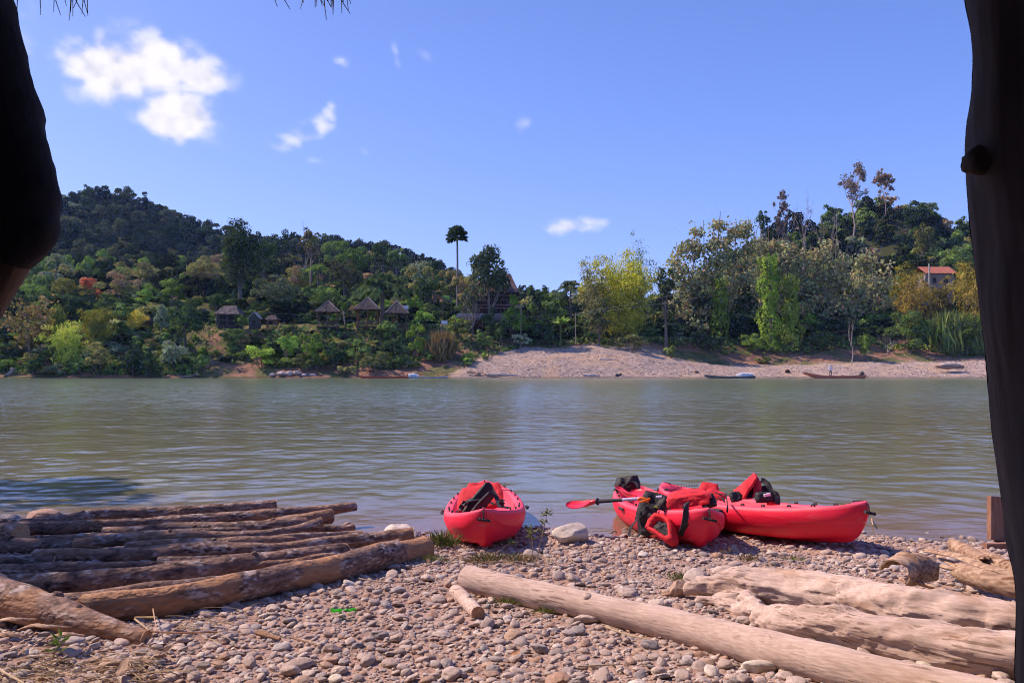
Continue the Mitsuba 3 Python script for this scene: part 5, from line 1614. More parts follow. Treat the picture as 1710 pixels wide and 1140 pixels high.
def pavilion(px, base, top, wpx, Y, label, deck=.25, red=False):
    rng = np.random.default_rng(int(px))
    g = P(px, base, Y)
    g[2] = float(bank_z(g[0], Y))
    W = wpx / F * Y
    H = P(px, top, Y)[2] - g[2]
    t = thing('thatched_pavilion', label, 'pavilion')
    w, d, eave = W * .74, W * .70, H * .62
    put('roof', moved(thatch(w, d, H - eave, W * .13, rng), rot([0, 0, 1], 8), g + [0, 0, eave]), 'plain', t)
    put('roof_hips', moved(join([tube(np.array([[sx * (w / 2 + W * .12), sy * (d / 2 + W * .12), -.04], [0, 0, H - eave + .06]]), .075, 5) + (np.array((.30, .27, .25)),) for sx in (-1, 1) for sy in (-1, 1)]), rot([0, 0, 1], 8), g + [0, 0, eave]), 'plain', t)
    for sx in (-1, 0, 1):
        for sy in (-1, 1):
            p = g + rot([0, 0, 1], 8) @ [sx * w / 2, sy * d / 2, 0]
            put('post', stick(p - [0, 0, .8], p + [0, 0, eave + .15], .09, .08) + (np.array((.20, .075, .05)) if red else WOODC,), 'plain', t)
    put('deck', moved(boxm((-w / 2 - .2, -d / 2 - .2, deck), (w / 2 + .2, d / 2 + .2, deck + .14)), rot([0, 0, 1], 8), g) + (WOODC * .8,), 'plain', t)
    rails = []
    for z in (.55, .95):
        rails.append(boxm((-w / 2, -d / 2 - .04, deck + z), (w / 2, -d / 2 + .03, deck + z + .07)))
        rails.append(boxm((-w / 2, d / 2 - .04, deck + z), (w / 2, d / 2 + .03, deck + z + .07)))
    rails += [boxm((x - .03, -d / 2 - .03, deck + .1), (x + .03, -d / 2 + .02, deck + .98)) for x in np.linspace(-w / 2, w / 2, 9)]
    put('railing', moved(join(rails), rot([0, 0, 1], 8), g) + (WOODC * 1.15,), 'plain', t)
    put('table', moved(join([boxm((-.7, -.4, deck + .72), (.7, .4, deck + .8)), boxm((-.6, -.3, deck + .1), (-.5, .3, deck + .72)), boxm((.5, -.3, deck + .1), (.6, .3, deck + .72))]), rot([0, 0, 1], 8), g) + (WOODC * 1.3,), 'plain', t)
    return t


pavilion(548, 545, 503, 42, 133, 'leftmost thatched pavilion on the lawn, beside the slim young tree')
pavilion(614, 544, 497, 44, 133, 'middle thatched pavilion with the tallest roof and reddish posts', red=True)
pavilion(663, 541, 503, 40, 132, 'rightmost thatched pavilion with a rounded roof right of the big palm')


def hut(name, px, base, top, wpx, Y, label, wall, roofc, gable=False, stilt=.0, openings=()):
    g = P(px, base, Y); g[2] = min(g[2], float(bank_z(g[0], Y)) + .6)
    W, H = wpx / F * Y, P(px, top, Y)[2] - g[2]
    D = W * .8
    t = thing(name, label, 'hut')
    wl = H * .58
    z0 = H * stilt
    put('wall', moved(boxm((-W * .40, -D * .4, z0 - (.5 if not stilt else 0)), (W * .40, D * .4, wl)), None, g) + (np.array(wall),), 'plain', t)
    if stilt:
        for sx in (-1, 1):
            for sy in (-1, 1):
                put('stilt', stick(g + [sx * W * .36, sy * D * .36, -1.5], g + [sx * W * .36, sy * D * .36, z0], .1) + (WOODC,), 'plain', t)
    for i, (a, b, c, d) in enumerate(openings):
        f = put('window' if c > .2 else 'door', moved(boxm((W * a, -D * .4 - .06, H * c), (W * b, -D * .4 + .05, H * d)), None, g) + (np.array((.02, .018, .016)),), 'plain', t)
    e = .12
    if gable:
        v = np.array([[-W / 2, -D / 2, wl - .1], [0, -D / 2, H], [W / 2, -D / 2, wl - .1], [-W / 2, D / 2, wl - .1], [0, D / 2, H], [W / 2, D / 2, wl - .1]])
        vv = np.vstack([v, v + [0, 0, e]])
        q = lambda a, b, c, d: [[a, b, c], [a, c, d]]  # noqa: E731
        f = q(0, 1, 4, 3) + q(1, 2, 5, 4) + q(6, 9, 10, 7) + q(7, 10, 11, 8) + q(0, 6, 7, 1) + q(1, 7, 8, 2) + q(3, 4, 10, 9) + q(4, 5, 11, 10) + q(0, 3, 9, 6) + q(2, 8, 11, 5)
        put('roof', moved((vv, np.array(f)), None, g) + (np.array(roofc),), 'plain', t)
        put('gable_wall', moved((np.array([[-W * .4, -D * .4, wl - .02], [W * .4, -D * .4, wl - .02], [0, -D * .4, H - .1], [-W * .4, -D * .3, wl - .02], [W * .4, -D * .3, wl - .02], [0, -D * .3, H - .1]]), np.array([[0, 1, 2], [3, 5, 4]])), None, g) + (np.array(wall),), 'plain', t)
    else:
        r = thatch(W * .8, D * .8, H - wl, W * .12, np.random.default_rng(int(px)), 5, ridge=W * .25)
        put('roof', moved((r[0], r[1], np.tile(np.array(roofc), (len(r[0]), 1)) * np.random.default_rng(3).uniform(.8, 1.2, (len(r[0]), 1))), None, g + [0, 0, wl]), 'plain', t)
    return t


hut('hut', 384, 536, 510, 40, 134, 'grey roofed open hut left of the small white gabled hut', (.06, .045, .04), (.085, .075, .078), openings=((-.3, -.05, .05, .5), (.05, .3, .05, .5)))
hut('hut', 426, 540, 522, 20, 132, 'small white hut with pale gable under the grey green tree', (.06, .055, .05), (.30, .30, .31), gable=True, openings=((-.12, .12, .0, .4),))
hut('stilt_hut', 244, 552, 526, 22, 134, 'dark hut on stilts half hidden between golden bamboo and the tall bank tree', (.045, .035, .03), (.07, .06, .055), stilt=.3, openings=((-.25, .0, .35, .5),))
hut('hut', 455, 538, 526, 20, 136, 'low pinkish brown shed right of the small white hut', (.15, .09, .07), (.10, .08, .07), openings=((-.2, .1, .0, .4),))
for k, (x, y, w, lab) in enumerate(((742, 538, 10, 'small white board on the slope above the reed patch'), (676, 513, 12, 'pale corrugated sheet propped behind the rightmost pavilion'))):
    g = P(x, y, 131.5)
    t = thing('notice_board', lab, 'board')
    put('panel', moved(boxm((-w / 20, -.03, -.28), (w / 20, .03, .28)), None, g) + (np.array((.62, .63, .66)),), 'plain', t)
    for s in (-1, 1):
        put('leg', stick(g + [s * w / 26, .05, -1.8], g + [s * w / 26, .05, 0], .03) + (np.array((.3, .3, .3)),), 'plain', t)


# the large thatched house behind the two trunked tree
def big_house():
    Y = 141
    t = thing('thatched_house', 'large dark thatched house on the terrace behind the two trunked tree', 'house')
    g = P(822, 538, Y); g[2] = min(g[2], 9.6)
    def z(py):
        return P(822, py, Y)[2]
    s = Y / F
    x0, x1 = g[0] - 36 * s, g[0] + 36 * s
    put('wall', boxm((x0 + .7, Y - 2.2, g[2] - 1), (x1 - .7, Y + 3, z(497))) + (np.array((.055, .038, .032)),), 'plain', t)
    for k in range(5):
        x = x0 + .6 + (x1 - x0 - 1.2) * k / 4
        put('post', stick((x, Y - 2.9, g[2] - 1), (x, Y - 2.9, z(496)), .09) + (np.array((.16, .085, .07)),), 'plain', t)
    for a, b in ((.16, .30), (.42, .56), (.70, .82)):
        xa, xb = x0 + (x1 - x0) * a, x0 + (x1 - x0) * b
        w = put('window', boxm((xa, Y - 2.27, z(516)), (xb, Y - 2.18, z(503))) + (np.array((.012, .012, .014)),), 'plain', t)
        put('frame', join([boxm((xa - .08, Y - 2.32, z(503)), (xb + .08, Y - 2.19, z(503) + .1)), boxm((xa - .08, Y - 2.32, z(516) - .1), (xb + .08, Y - 2.19, z(516))), boxm(((xa + xb) / 2 - .04, Y - 2.31, z(516)), ((xa + xb) / 2 + .04, Y - 2.2, z(503)))]) + (np.array((.26, .12, .12)),), 'plain', w)
    rng = np.random.default_rng(8)
    for xc, w, zb, zt in ((g[0] - 8 * s, 52 * s, z(497), z(470)), (g[0] + 18 * s, 40 * s, z(490), z(457))):
        r = thatch(w, 5.2, zt - zb, .7, rng, 7, ridge=w * .30)
        v = r[0].copy()
        put('roof', moved((v, r[1], r[2] * np.array((1.9, 1.6, 1.7))), None, (xc, Y, zb)), 'plain', t)
    put('gable_board', join([stick((g[0] + 26 * s, Y - 3.4, z(489)), (g[0] + 14 * s, Y - .6, z(458)), .10), stick((g[0] + 30 * s, Y - 3.2, z(486)), (g[0] + 20 * s, Y - .5, z(458)), .10)]) + (np.array((.45, .42, .42)),), 'plain', t)
    put('terrace_rail', join([boxm((x0 - 1, Y - 4.0, z(513)), (x1 + 1, Y - 3.9, z(511))), boxm((x0 - 1, Y - 4.0, z(518)), (x1 + 1, Y - 3.9, z(516)))]) + (np.array((.22, .13, .12)),), 'plain', t)


big_house()
W_ = thing('stone_terrace_wall', 'low pale stone wall in front of the large thatched house', 'wall')
rg = np.random.default_rng(4)
Yw = 136.5
for r in range(2):
    for k in range(17):
        xa = P(762, 530, Yw)[0] + (k + .5 * (r % 2)) * .62
        z = P(762, 530, Yw)[2] + r * .36
        put('stone', boxm((xa + .02, Yw + rg.normal() * .03, z + .01), (xa + .60, Yw + .5, z + .345)) + (np.array((.36, .31, .30)) * rg.uniform(.65, 1.2),), 'plain', W_)
put('core', boxm((P(762, 530, Yw)[0], Yw + .08, P(762, 530, Yw)[2] - .4), (P(762, 530, Yw)[0] + 10.6, Yw + .45, P(762, 530, Yw)[2] + .66)) + (np.array((.22, .19, .18)),), 'plain', W_)


# red roofed house on the right
def frame_ring(x0, x1, z0, z1, w, y0, y1):
    m = (m3.Manifold.cube([x1 - x0, y1 - y0, z1 - z0]).translate([x0, y0, z0]) - m3.Manifold.cube([x1 - x0 - 2 * w, 9, z1 - z0 - 2 * w]).translate([x0 + w, y0 - 4, z0 + w])).to_mesh()
    return m.vert_properties[:, :3], m.tri_verts


def red_house():
    Y = 151
    t = thing('red_roofed_house', 'house with rusty red sheet roof among golden bamboo on the right', 'house')
    a, b = P(1546, 462, Y), P(1588, 456, Y)
    zt = P(1568, 443, Y)[2]
    put('wall', boxm((a[0] - .1, Y, a[2] - 5.5), (b[0] + .5, Y + 4, b[2] + .05)) + (np.array((.30, .25, .23)),), 'plain', t)
    n = 27
    for side, y0, y1 in ((0, Y - .8, Y + 2.2), (1, Y + 2.2, Y + 5)):
        xs_ = np.linspace(a[0] - .5, b[0] + .9, n * 4 + 1)
        zz = .05 * np.sin(np.arange(len(xs_)) * np.pi / 2)
        lo, hi = (b[2] - .1, zt) if side == 0 else (zt, b[2] - .1)
        v = np.vstack([np.stack([xs_, xs_ * 0 + y0, lo + zz], -1), np.stack([xs_, xs_ * 0 + y1, hi + zz], -1)])
        c = np.array((.24, .085, .065)) * np.random.default_rng(3 + side).uniform(.7, 1.25, (len(v), 1))
        put('roof', (v, grid_faces(2, len(xs_)), c), 'plain', t)
    for k in range(2):
        x = a[0] + 1.2 + k * 2.2
        w = put('window', boxm((x, Y - .05, b[2] - 1.9), (x + .8, Y + .05, b[2] - .9)) + (np.array((.03, .03, .035)),), 'plain', t)
        put('frame', frame_ring(x - .09, x + .89, b[2] - 1.99, b[2] - .81, .1, Y - .08, Y + .02) + (np.array((.35, .25, .2)),), 'plain', w)


red_house()


# poles and wires
def pole(px, top, base, Y, label, r=.09, col=(.34, .31, .27), arm=True):
    t = thing('utility_pole', label, 'pole')
    a, b = P(px, base, Y), P(px, top, Y)
    a[2] = min(a[2], ground_at(a[0], Y) + .1) - .5
    put('shaft', stick(a, [a[0], Y, b[2]], r * 1.2, r) + (np.array(col),), 'plain', t)
    if arm:
        put('cross_arm', boxm((a[0] - .55, Y - .16, b[2] - .45), (a[0] + .55, Y - .08, b[2] - .36)) + (np.array(col) * .8,), 'plain', t)
        for s in (-1, 1):
            put('insulator', tube(np.array([[a[0] + s * .45, Y - .12, b[2] - .36], [a[0] + s * .45, Y - .12, b[2] - .2]]), .045, 6) + (np.array((.5, .48, .46)),), 'plain', t)
    return np.array([a[0], Y - .12, b[2] - .2])


e1 = pole(961, 522, 572, 137.5, 'slim utility pole standing by the path above the gravel', .06, (.45, .40, .32))
e2 = pole(870, 508, 548, 133, 'thin pole in front of the green creeper mound', .06, (.30, .27, .2))
e3 = pole(1552, 440, 470, 147, 'grey pole in front of the red roof', .13, (.38, .36, .35), False)


def wire(name, pts, Y, label, r=.022, col=(.16, .17, .18)):
    q = np.array([P(x, y, d) for (x, y), d in zip(pts, np.linspace(*Y, len(pts)))])
    put(name, tube(resample(q, 60), r, 5) + (np.array(col),), 'plain', label=label, cat='wire')


wire('power_line', [(-60, 478), (20, 490), (150, 502), (290, 515), (430, 522), (548, 528)], (118, 130), 'upper grey power line hanging across the trees on the left', .017)
wire('power_line', [(220, 512), (290, 525), (380, 535), (440, 540)], (122, 128), 'lower grey power line sagging below the upper one on the left', .014)
wire('power_line', [(545, 530), (640, 540), (740, 541), (850, 534), (915, 526), (962, 523)], (126, 136), 'grey power line running from the pavilions to the path pole', .014)
wire('power_line', [(962, 523), (1030, 512), (1090, 500), (1150, 486)], (128, 128), 'upper wire crossing in front of the golden bamboo', .014, (.3, .3, .3))
wire('power_line', [(962, 526), (1050, 514), (1110, 506), (1170, 496)], (127.5, 127.5), 'lower wire crossing in front of the golden bamboo', .014, (.3, .3, .3))


# ---------------------------------------------------------------- boats
def longboat(x0, x1, ypx, Y, label, hull, inner, bow_left=True, cover=None, engine=False, hgt=.55, rise=.75):
    a, b = P(x0, ypx, Y), P(x1, ypx, Y)
    if not bow_left:
        a, b = b, a
    L = abs(b[0] - a[0])
    n = 44
    s = np.linspace(0, 1, n)                     # 0 bow
    w = .58 * np.sin(np.clip(s * .93 + .03, 0, 1) ** .75 * np.pi * .80) ** .8 + .03
    k = rise * np.clip(1 - s / .32, 0, 1) ** 1.9 + .10 * np.clip((s - .8) / .2, 0, 1)
    r = hgt + (rise * .72) * np.clip(1 - s / .42, 0, 1) ** 1.7 + .10 * np.clip((s - .8) / .2, 0, 1)
    sec = [(0, 0), (.45, .03), (.78, .22), (.95, .62), (1.0, 1.0), (.93, 1.0), (.86, .62), (.6, .22), (0, .16)]
    K = []
    for fx, fz in sec:
        K.append(np.stack([s * L, w * fx, k + (r - k) * fz], -1))
    Lf = np.stack(K, 1)
    ring = np.concatenate([Lf, Lf[:, ::-1][:, 1:-1] * [1, -1, 1]], 1)
    m = ring.shape[1]
    v = ring.reshape(-1, 3)
    i = np.arange(m); j = (i + 1) % m
    f = np.vstack([grid_faces(n, m, True), np.stack([j, i, i * 0 + n * m], 1), np.stack([i + (n - 1) * m, j + (n - 1) * m, i * 0 + n * m + 1], 1)])
    v = np.vstack([v, ring[0].mean(0), ring[-1].mean(0)])
    c = np.tile(np.array(hull), (len(v), 1))
    uvk = np.tile(np.arange(m), n)
    c[:n * m][np.isin(uvk, [5, 6, 7, 8, 9, 10, 11])] = inner
    sgn = 1 if bow_left else -1
    R = np.diag([sgn, 1, 1]); base = np.array([a[0], Y, -.12])
    flip = f if bow_left else f[:, ::-1]
    t = thing('longtail_boat', label, 'boat')
    put('hull', (v @ R.T + base, flip, c), 'gloss', t)
    W = lambda p: np.asarray(p) @ R.T + base  # noqa: E731
    for q in (.30, .42, .54, .66, .78):
        put('thwart', (lambda b: (W(b[0]), b[1] if bow_left else b[1][:, ::-1]))(boxm((q * L - .09, -.5, hgt * .62), (q * L + .09, .5, hgt * .70))) + (np.array(inner) * .8,), 'plain', t)
    if cover is not None:
        q0, q1 = cover
        put('cargo_box', join([boxm((q0 * L, -.38, hgt * .5), (q1 * L, .38, hgt + .42))])[0:2] + (np.array((.55, .58, .62)),) if False else (W(boxm((q0 * L, -.38, hgt * .5), (q1 * L, .38, hgt + .34))[0]), boxm((0, 0, 0), (1, 1, 1))[1] if bow_left else boxm((0, 0, 0), (1, 1, 1))[1][:, ::-1], np.array((.50, .54, .60))), 'plain', t)
        put('tarpaulin', tube(W(np.array([[q0 * L - .5, 0, hgt + .1], [q0 * L + .1, 0, hgt + .25], [q1 * L + .3, 0, hgt + .2]])), [.18, .30, .22], 9, .05, 4) + (np.array((.62, .64, .68)),), 'plain', t)
    if engine:
        o = np.array([L * .955, 0, r[-1] + .12])
        e = put('outboard_engine', tube(W(np.array([o - [.28, 0, .05], o - [.2, 0, .2], o + [.15, 0, .22], o + [.25, 0, .05]])), [.14, .24, .26, .16], 9) + (np.array((.02, .02, .02)),), 'plain', t)
        put('propeller_shaft', stick(W(o + [.2, 0, 0]), W(o + [1.0, 0, -.45]), .04) + (np.array((.08, .08, .08)),), 'plain', e)
    return t


longboat(602, 688, 631, 117.2, 'long low red boat moored along the left of the gravel point', (.36, .05, .035), (.20, .06, .05), True, hgt=.36, rise=.15)
longboat(684, 748, 631, 116.6, 'pale boat with a white stern box next to the long red boat', (.34, .36, .40), (.40, .40, .42), False, cover=(.86, .98), hgt=.32, rise=.2)
longboat(1176, 1260, 632.5, 116.4, 'grey and white boat lying at the beach edge left of the man', (.115, .10, .105), (.50, .52, .55), True, cover=(.72, .93), hgt=.42, rise=.35)
longboat(1341, 1444, 632.5, 116.2, 'orange red longtail boat with black engine in front of the man', (.50, .14, .09), (.36, .12, .09), True, engine=True, hgt=.50, rise=.80)


def log_far(pts, dia, Y, label, name='driftwood_log', col=(.46, .38, .34), seed=0):
    q = np.array([P(x, y, Y) for x, y in pts])
    for p in q:
        p[2] = max(p[2], float(bank_z(p[0], Y)) + .02)
    m = 16
    r = np.interp(np.linspace(0, 1, m), np.linspace(0, 1, len(dia)), dia) / F * Y / 2
    v, f = tube(resample(q, m), r, 8, r.mean() * .35, 2.5, seed)
    put(name, (v, f, np.array(col) * np.random.default_rng(seed).uniform(.75, 1.2, (len(v), 1))), 'plain', label=label, cat='driftwood', smooth=True)


log_far([(812, 625), (835, 625), (864, 627)], [3, 4, 3], 118.8, 'bleached log lying at the waterline left on the gravel', seed=1)
log_far([(1001, 608), (1012, 607), (1028, 603)], [4, 3, 2], 124.5, 'pale driftwood branch halfway up the gravel mound', seed=2)
log_far([(974, 626), (985, 628), (1000, 631)], [4, 5, 3], 118.9, 'pale slanted log near the water below the gravel mound', seed=3)
log_far([(1028, 630), (1034, 627), (1037, 623)], [6, 6, 3], 118.8, 'dark upright stump at the waterline of the gravel', 'stump', (.06, .05, .045), 4)
log_far([(10, 632), (14, 625), (22, 614)], [6, 7, 6], 119.0, 'slanting grey post leaning at the far left waterline', 'leaning_post', (.30, .26, .24), 5)
log_far([(1563, 612), (1585, 613), (1609, 612)], [5, 7, 5], 121.5, 'dugout like driftwood log on the right beach with pale debris', col=(.30, .19, .14), seed=6)
log_far([(1572, 609), (1590, 608), (1604, 609)], [3, 4, 3], 121.3, 'pale plank lying on the dugout like log', 'plank', (.52, .46, .42), 7)
log_far([(780, 621), (795, 622), (808, 622)], [4, 3, 2], 119.3, 'short brown driftwood left of the bleached log', seed=12, col=(.36, .24, .17))
log_far([(300, 632), (318, 628), (330, 622)], [3, 3, 2], 118.5, 'dead branch sticking out of the water on the left', seed=13, col=(.22, .18, .16))


def rock_far(px, py, wpx, hpx, Y, label, col, seed, name='boulder'):
    rg = np.random.default_rng(seed)
    m = trimesh.creation.icosphere(subdivisions=2)
    v = np.array(m.vertices)
    v = v * (1 + (meshkit.fbm(v * 1.5 + seed, 3, seed)[:, None] - .5) * .8) * np.array([wpx, wpx * .8, hpx]) / 2 / F * Y
    g = P(px, py, Y); g[2] = float(bank_z(g[0], Y)) + hpx * .35 / F * Y
    put(name, (v + g, np.array(m.faces), np.array(col) * rg.uniform(.8, 1.15, (len(v), 1))), 'plain', smooth=40, label=label, cat='boulder')


rock_far(1163, 613, 7, 5, 120.5, 'brown boulder on the beach above the grey and white boat', (.14, .085, .065), 1)
rock_far(1315, 610, 8, 8, 121.5, 'dark boulder on the beach between the two right boats', (.06, .042, .036), 2)
rock_far(798, 624, 10, 7, 119.2, 'reddish boulder at the left tip of the gravel', (.36, .22, .16), 3)
rock_far(812, 624, 9, 6, 119.2, 'second reddish boulder beside the bleached log', (.38, .25, .19), 4)
for k, (x, y, w, h) in enumerate(((470, 630, 16, 7), (484, 628, 12, 8), (496, 630, 14, 7), (508, 630, 12, 5), (455, 631, 10, 5), (522, 631, 12, 5))):
    rock_far(x, y, w, h, 118.8, 'pale broken rock in the rubble heap at the left waterline', (.46, .38, .36), 10 + k, 'rubble_rock')
    say(list(labels)[-1], group='rubble rocks at the left waterline')
# stones of the far gravel
gr = np.random.default_rng(9)
ms = []
base = [stone_mesh(gr, 0) for _ in range(6)]
n = 0
while n < 9000:
    Y = gr.uniform(118.4, 134.5); px = gr.uniform(745, 1700)
    x = (px - CX) / F * Y
    if px < 762 + (Y - 118) * 6:
        continue
    s = gr.uniform(.04, .13) * (1.6 if gr.random() < .05 else 1)
    v, f = base[n % 6]
    ms.append((v @ rot([0, 0, 1], gr.uniform(0, 360)).T * s + [x, Y, float(bank_z(x, Y)) + s * .1], f, np.array((.34, .275, .245)) * gr.uniform(.55, 1.3)))
    n += 1
put('beach_stones', join(ms), 'plain', label='countless grey pink stones covering the far gravel beach', cat='stones', kind='stuff')


# ---------------------------------------------------------------- the man on the far beach
def far_man():
    Y = 119.6
    g = P(1387, 628, Y); g[2] = float(bank_z(g[0], Y))
    S = 1.66
    J = lambda x, y, z: g + np.array([x, y, z]) * S  # noqa: E731
    t = thing('person', 'person in white shirt, dark trousers and pale hat standing behind the orange red boat', 'person')
    legs = []
    for s in (-1, 1):
        legs += [(J(s * .055, 0, .49), .085, J(s * .075, -.02, .27), .062), (J(s * .075, -.02, .27), .06, J(s * .08, .03, .05), .045), (J(s * .08, .03, .04), .045, J(s * .09, -.09, .025), .04)]
    legs.append((J(-.05, 0, .5), .10, J(.05, 0, .5), .10))
    put('trousers', hulls(legs, .06, 2) + (np.array((.025, .025, .035)),), 'plain', t, smooth=True)
    top = [(J(0, 0, .53), .155, J(0, -.02, .68), .165), (J(0, -.02, .68), .165, J(0, -.02, .78), .14), (J(-.10, -.02, .80), .075, J(.10, -.02, .80), .075)]
    for s in (-1, 1):
        top += [(J(s * .11, -.02, .80), .07, J(s * .17, -.02, .66), .055), (J(s * .17, -.02, .66), .052, J(s * .11, -.12, .55), .042)]
    put('shirt', hulls(top, .06, 2) + (np.array((.62, .64, .72)),), 'plain', t, smooth=True)
    head = [(J(0, -.02, .83), .055, J(0, -.025, .87), .05), (J(0, -.03, .90), .095, J(0, -.025, .935), .10), (J(0, -.09, .905), .03, J(0, -.07, .895), .03)]
    for s in (-1, 1):
        head += [(J(s * .11, -.12, .55), .036, J(s * .07, -.17, .53), .03), (J(s * .07, -.17, .53), .028, J(s * .05, -.2, .52), .016)]
    put('head', hulls(head[:3], .04, 1) + (np.array((.22, .12, .08)),), 'plain', t, smooth=True)
    for q in (3, 5):
        put('hand', hulls(head[q:q + 2], .04, 1) + (np.array((.22, .12, .08)),), 'plain', t, smooth=True)
    put('hat', tube(np.array([J(0, -.025, .935), J(0, -.025, .945), J(0, -.025, .96), J(0, -.025, 1.0)]), [.20, .19, .115, .085], 12) + (np.array((.50, .50, .55)),), 'plain', t, smooth=40)


far_man()
# ---------------------------------------------------------------- the shelter that the photograph is taken from
scene['thatch'] = {'type': 'twosided', 'b': {'type': 'diffuse', 'reflectance': proc(lambda p, n, uv: mix((.12, .09, .055), (.30, .24, .15), noise(p.x * 60, p.y * 3, p.z * 3)))}}
SH = thing('thatched_shelter', 'thatched shelter overhead with grass ends hanging into the top of the view', 'shelter')
EY, EZ, BY = 2.35, 2.86, -2.6            # eave, its height, added back wall


def roof_z(y):
    return EZ + (EY - y) * .42


rr = np.random.default_rng(12)
put('roof', (lambda m: (m[0] @ np.array([[1, 0, 0], [0, 1, 0], [0, -.42, 1.0]]).T + [0, 0, 0], m[1]))((boxm((-4.6, BY - .5, 0), (4.6, EY, .16))[0], boxm((0, 0, 0), (1, 1, 1))[1])), 'thatch', SH)
k = list(scene)[-1]
v, f = boxm((-4.6, BY - .5, 0), (4.6, EY, .16))
v[:, 2] += roof_z(v[:, 1])
scene[k] = ply((v, f), 'thatch')
for nm, lo, hi in (('added_back_wall', (-4.5, BY - .08, -.2), (4.5, BY, 4.8)), ('added_side_wall', (-4.56, BY, -.2), (-4.50, 2.2, 3.2)), ('added_side_wall', (4.50, BY, -.2), (4.56, 2.2, 3.2))):  # unseen walls, added to keep sky light off the post and sleeve
    put(nm, boxm(lo, hi), 'thatch', SH)
for x in (-4.2, 4.2):
    put('corner_post', stick((x, 2.1, -.2), (x, 2.1, 3.0), .09, .08, 12), 'post_wood', SH)
put('floor', boxm((-4.5, BY, .10), (4.5, 1.9, .42)), 'post_wood', SH)
put('eave_beam', tube(np.array([[-4.5, 1.95, 2.87], [4.5, 1.95, 2.87]]), .06, 10), 'post_wood', SH)
# ragged ends along the eave
n = 1500
bx_ = rr.uniform(-4.5, 4.5, n)
hang = rr.uniform(.03, .12, n)
pos, L = [], []
pts = np.stack([bx_, EY - rr.uniform(-.02, .12, n), np.full(n, EZ + .03)], -1)
d = np.stack([rr.normal(size=n) * .3, .25 + rr.normal(size=n) * .15, -np.ones(n)], -1)
lv = leaves(pts + d * (hang * .5)[:, None], np.cross(d, rr.normal(size=(n, 3))), hang, rr, (.26, .21, .13), .10, d)
put('eave_fringe', lv[:2], 'thatch', SH)
# the grass ends that reach into the picture
def straws(px, label, m, spread, reach, seed):
    rg = np.random.default_rng(seed)
    ms = []
    for _ in range(m):
        x = px + rg.normal() * spread
        a = P(x, -30, EY)
        a[2] = EZ + .02
        l = rg.uniform(.35, 1) * reach
        b = P(x + rg.normal() * 16 + 6, -4 + l, EY + rg.normal() * .03)
        mid = (a + b) / 2 + rg.normal(size=3) * .012
        ms.append(tube(resample(np.array([a, mid, b]), 8), np.linspace(.0042, .0009, 8), 4) + (np.array((.11, .12, .05)) * rg.uniform(.5, 1.3),))
    put('hanging_straw', join(ms), 'plain', SH, label=label)


straws(95, 'loose green straws hanging at the upper left', 7, 26, 40, 1)
straws(120, None, 6, 16, 34, 2)
straws(520, 'ragged dry straws hanging at the top left of the middle', 16, 26, 22, 3)
straws(556, None, 5, 6, 40, 4)


# the rough post on the right
def post():
    edge = [(1575, -1960), (1592, -900), (1604, -120), (1612, 0), (1619, 120), (1617, 235), (1623, 300), (1637, 410), (1651, 540), (1664, 680), (1675, 800), (1685, 900), (1697, 1010), (1704, 1140), (1712, 1400), (1716, 1700)]
    Y = .95
    q = np.array([P(x, y, Y) for x, y in edge])
    q = resample(q, 240)
    R = .105 + .012 * (meshkit.fbm(np.stack([q[:, 2] * 2.2, q[:, 2] * 0, q[:, 2] * 0], -1), 3, 4) - .5)
    c = q + np.stack([R + .016, R * 0, R * 0], -1)
    v, f = tube(c[::-1], R[::-1], 40, .017, 13, 3, 3.0)
    k0 = P(1604, 275, Y)
    m = (240 * 40)
    d = np.linalg.norm((v - (k0 + [.012, 0, 0])) * [1, 1, .9], axis=1)
    v = v + np.exp(-(d / .020) ** 2)[:, None] * np.array([-.026, -.006, -.006])
    # long checks in the bark
    a = np.arctan2(v[:, 1] - Y, v[:, 0] - .66)
    chk = meshkit.noise(np.stack([a * 7, v[:, 2] * 1.5, v[:, 2] * 0], -1), 6)
    v[:m] -= (np.clip(chk[:m] - .68, 0, 1) * .05)[:, None] * np.stack([np.cos(a[:m]), np.sin(a[:m]), a[:m] * 0], -1)
    t = thing('rough_post', 'dark rough tree trunk post with a knot framing the right edge', 'post')
    put('trunk', (v, f), 'post_wood', t, smooth=True)
    kn = tube(resample(np.array([k0 + [.05, .0, .010], k0 + [.024, -.004, .004], k0 + [.005, -.006, .0]]), 7), np.linspace(.024, .012, 7), 14, .010, 70, 2)
    put('knot', kn, 'post_wood', t, smooth=True)


post()


# ---------------------------------------------------------------- the person at the left edge: an elbow and sleeve reach into the view
scene['skin'] = {'type': 'principled', 'base_color': proc(lambda p, n, uv: mix((.045, .022, .016), (.07, .034, .024), fbm(p.x * 30, p.y * 30, p.z * 30, 3))), 'roughness': .5, 'specular': .4}
cloth('dark_cloth', (.008, .009, .013), (.022, .023, .032))
cloth('trouser_cloth', (.03, .032, .04), (.05, .05, .06))
scene['hair'] = {'type': 'principled', 'base_color': {'type': 'rgb', 'value': [.015, .012, .010]}, 'roughness': .45}


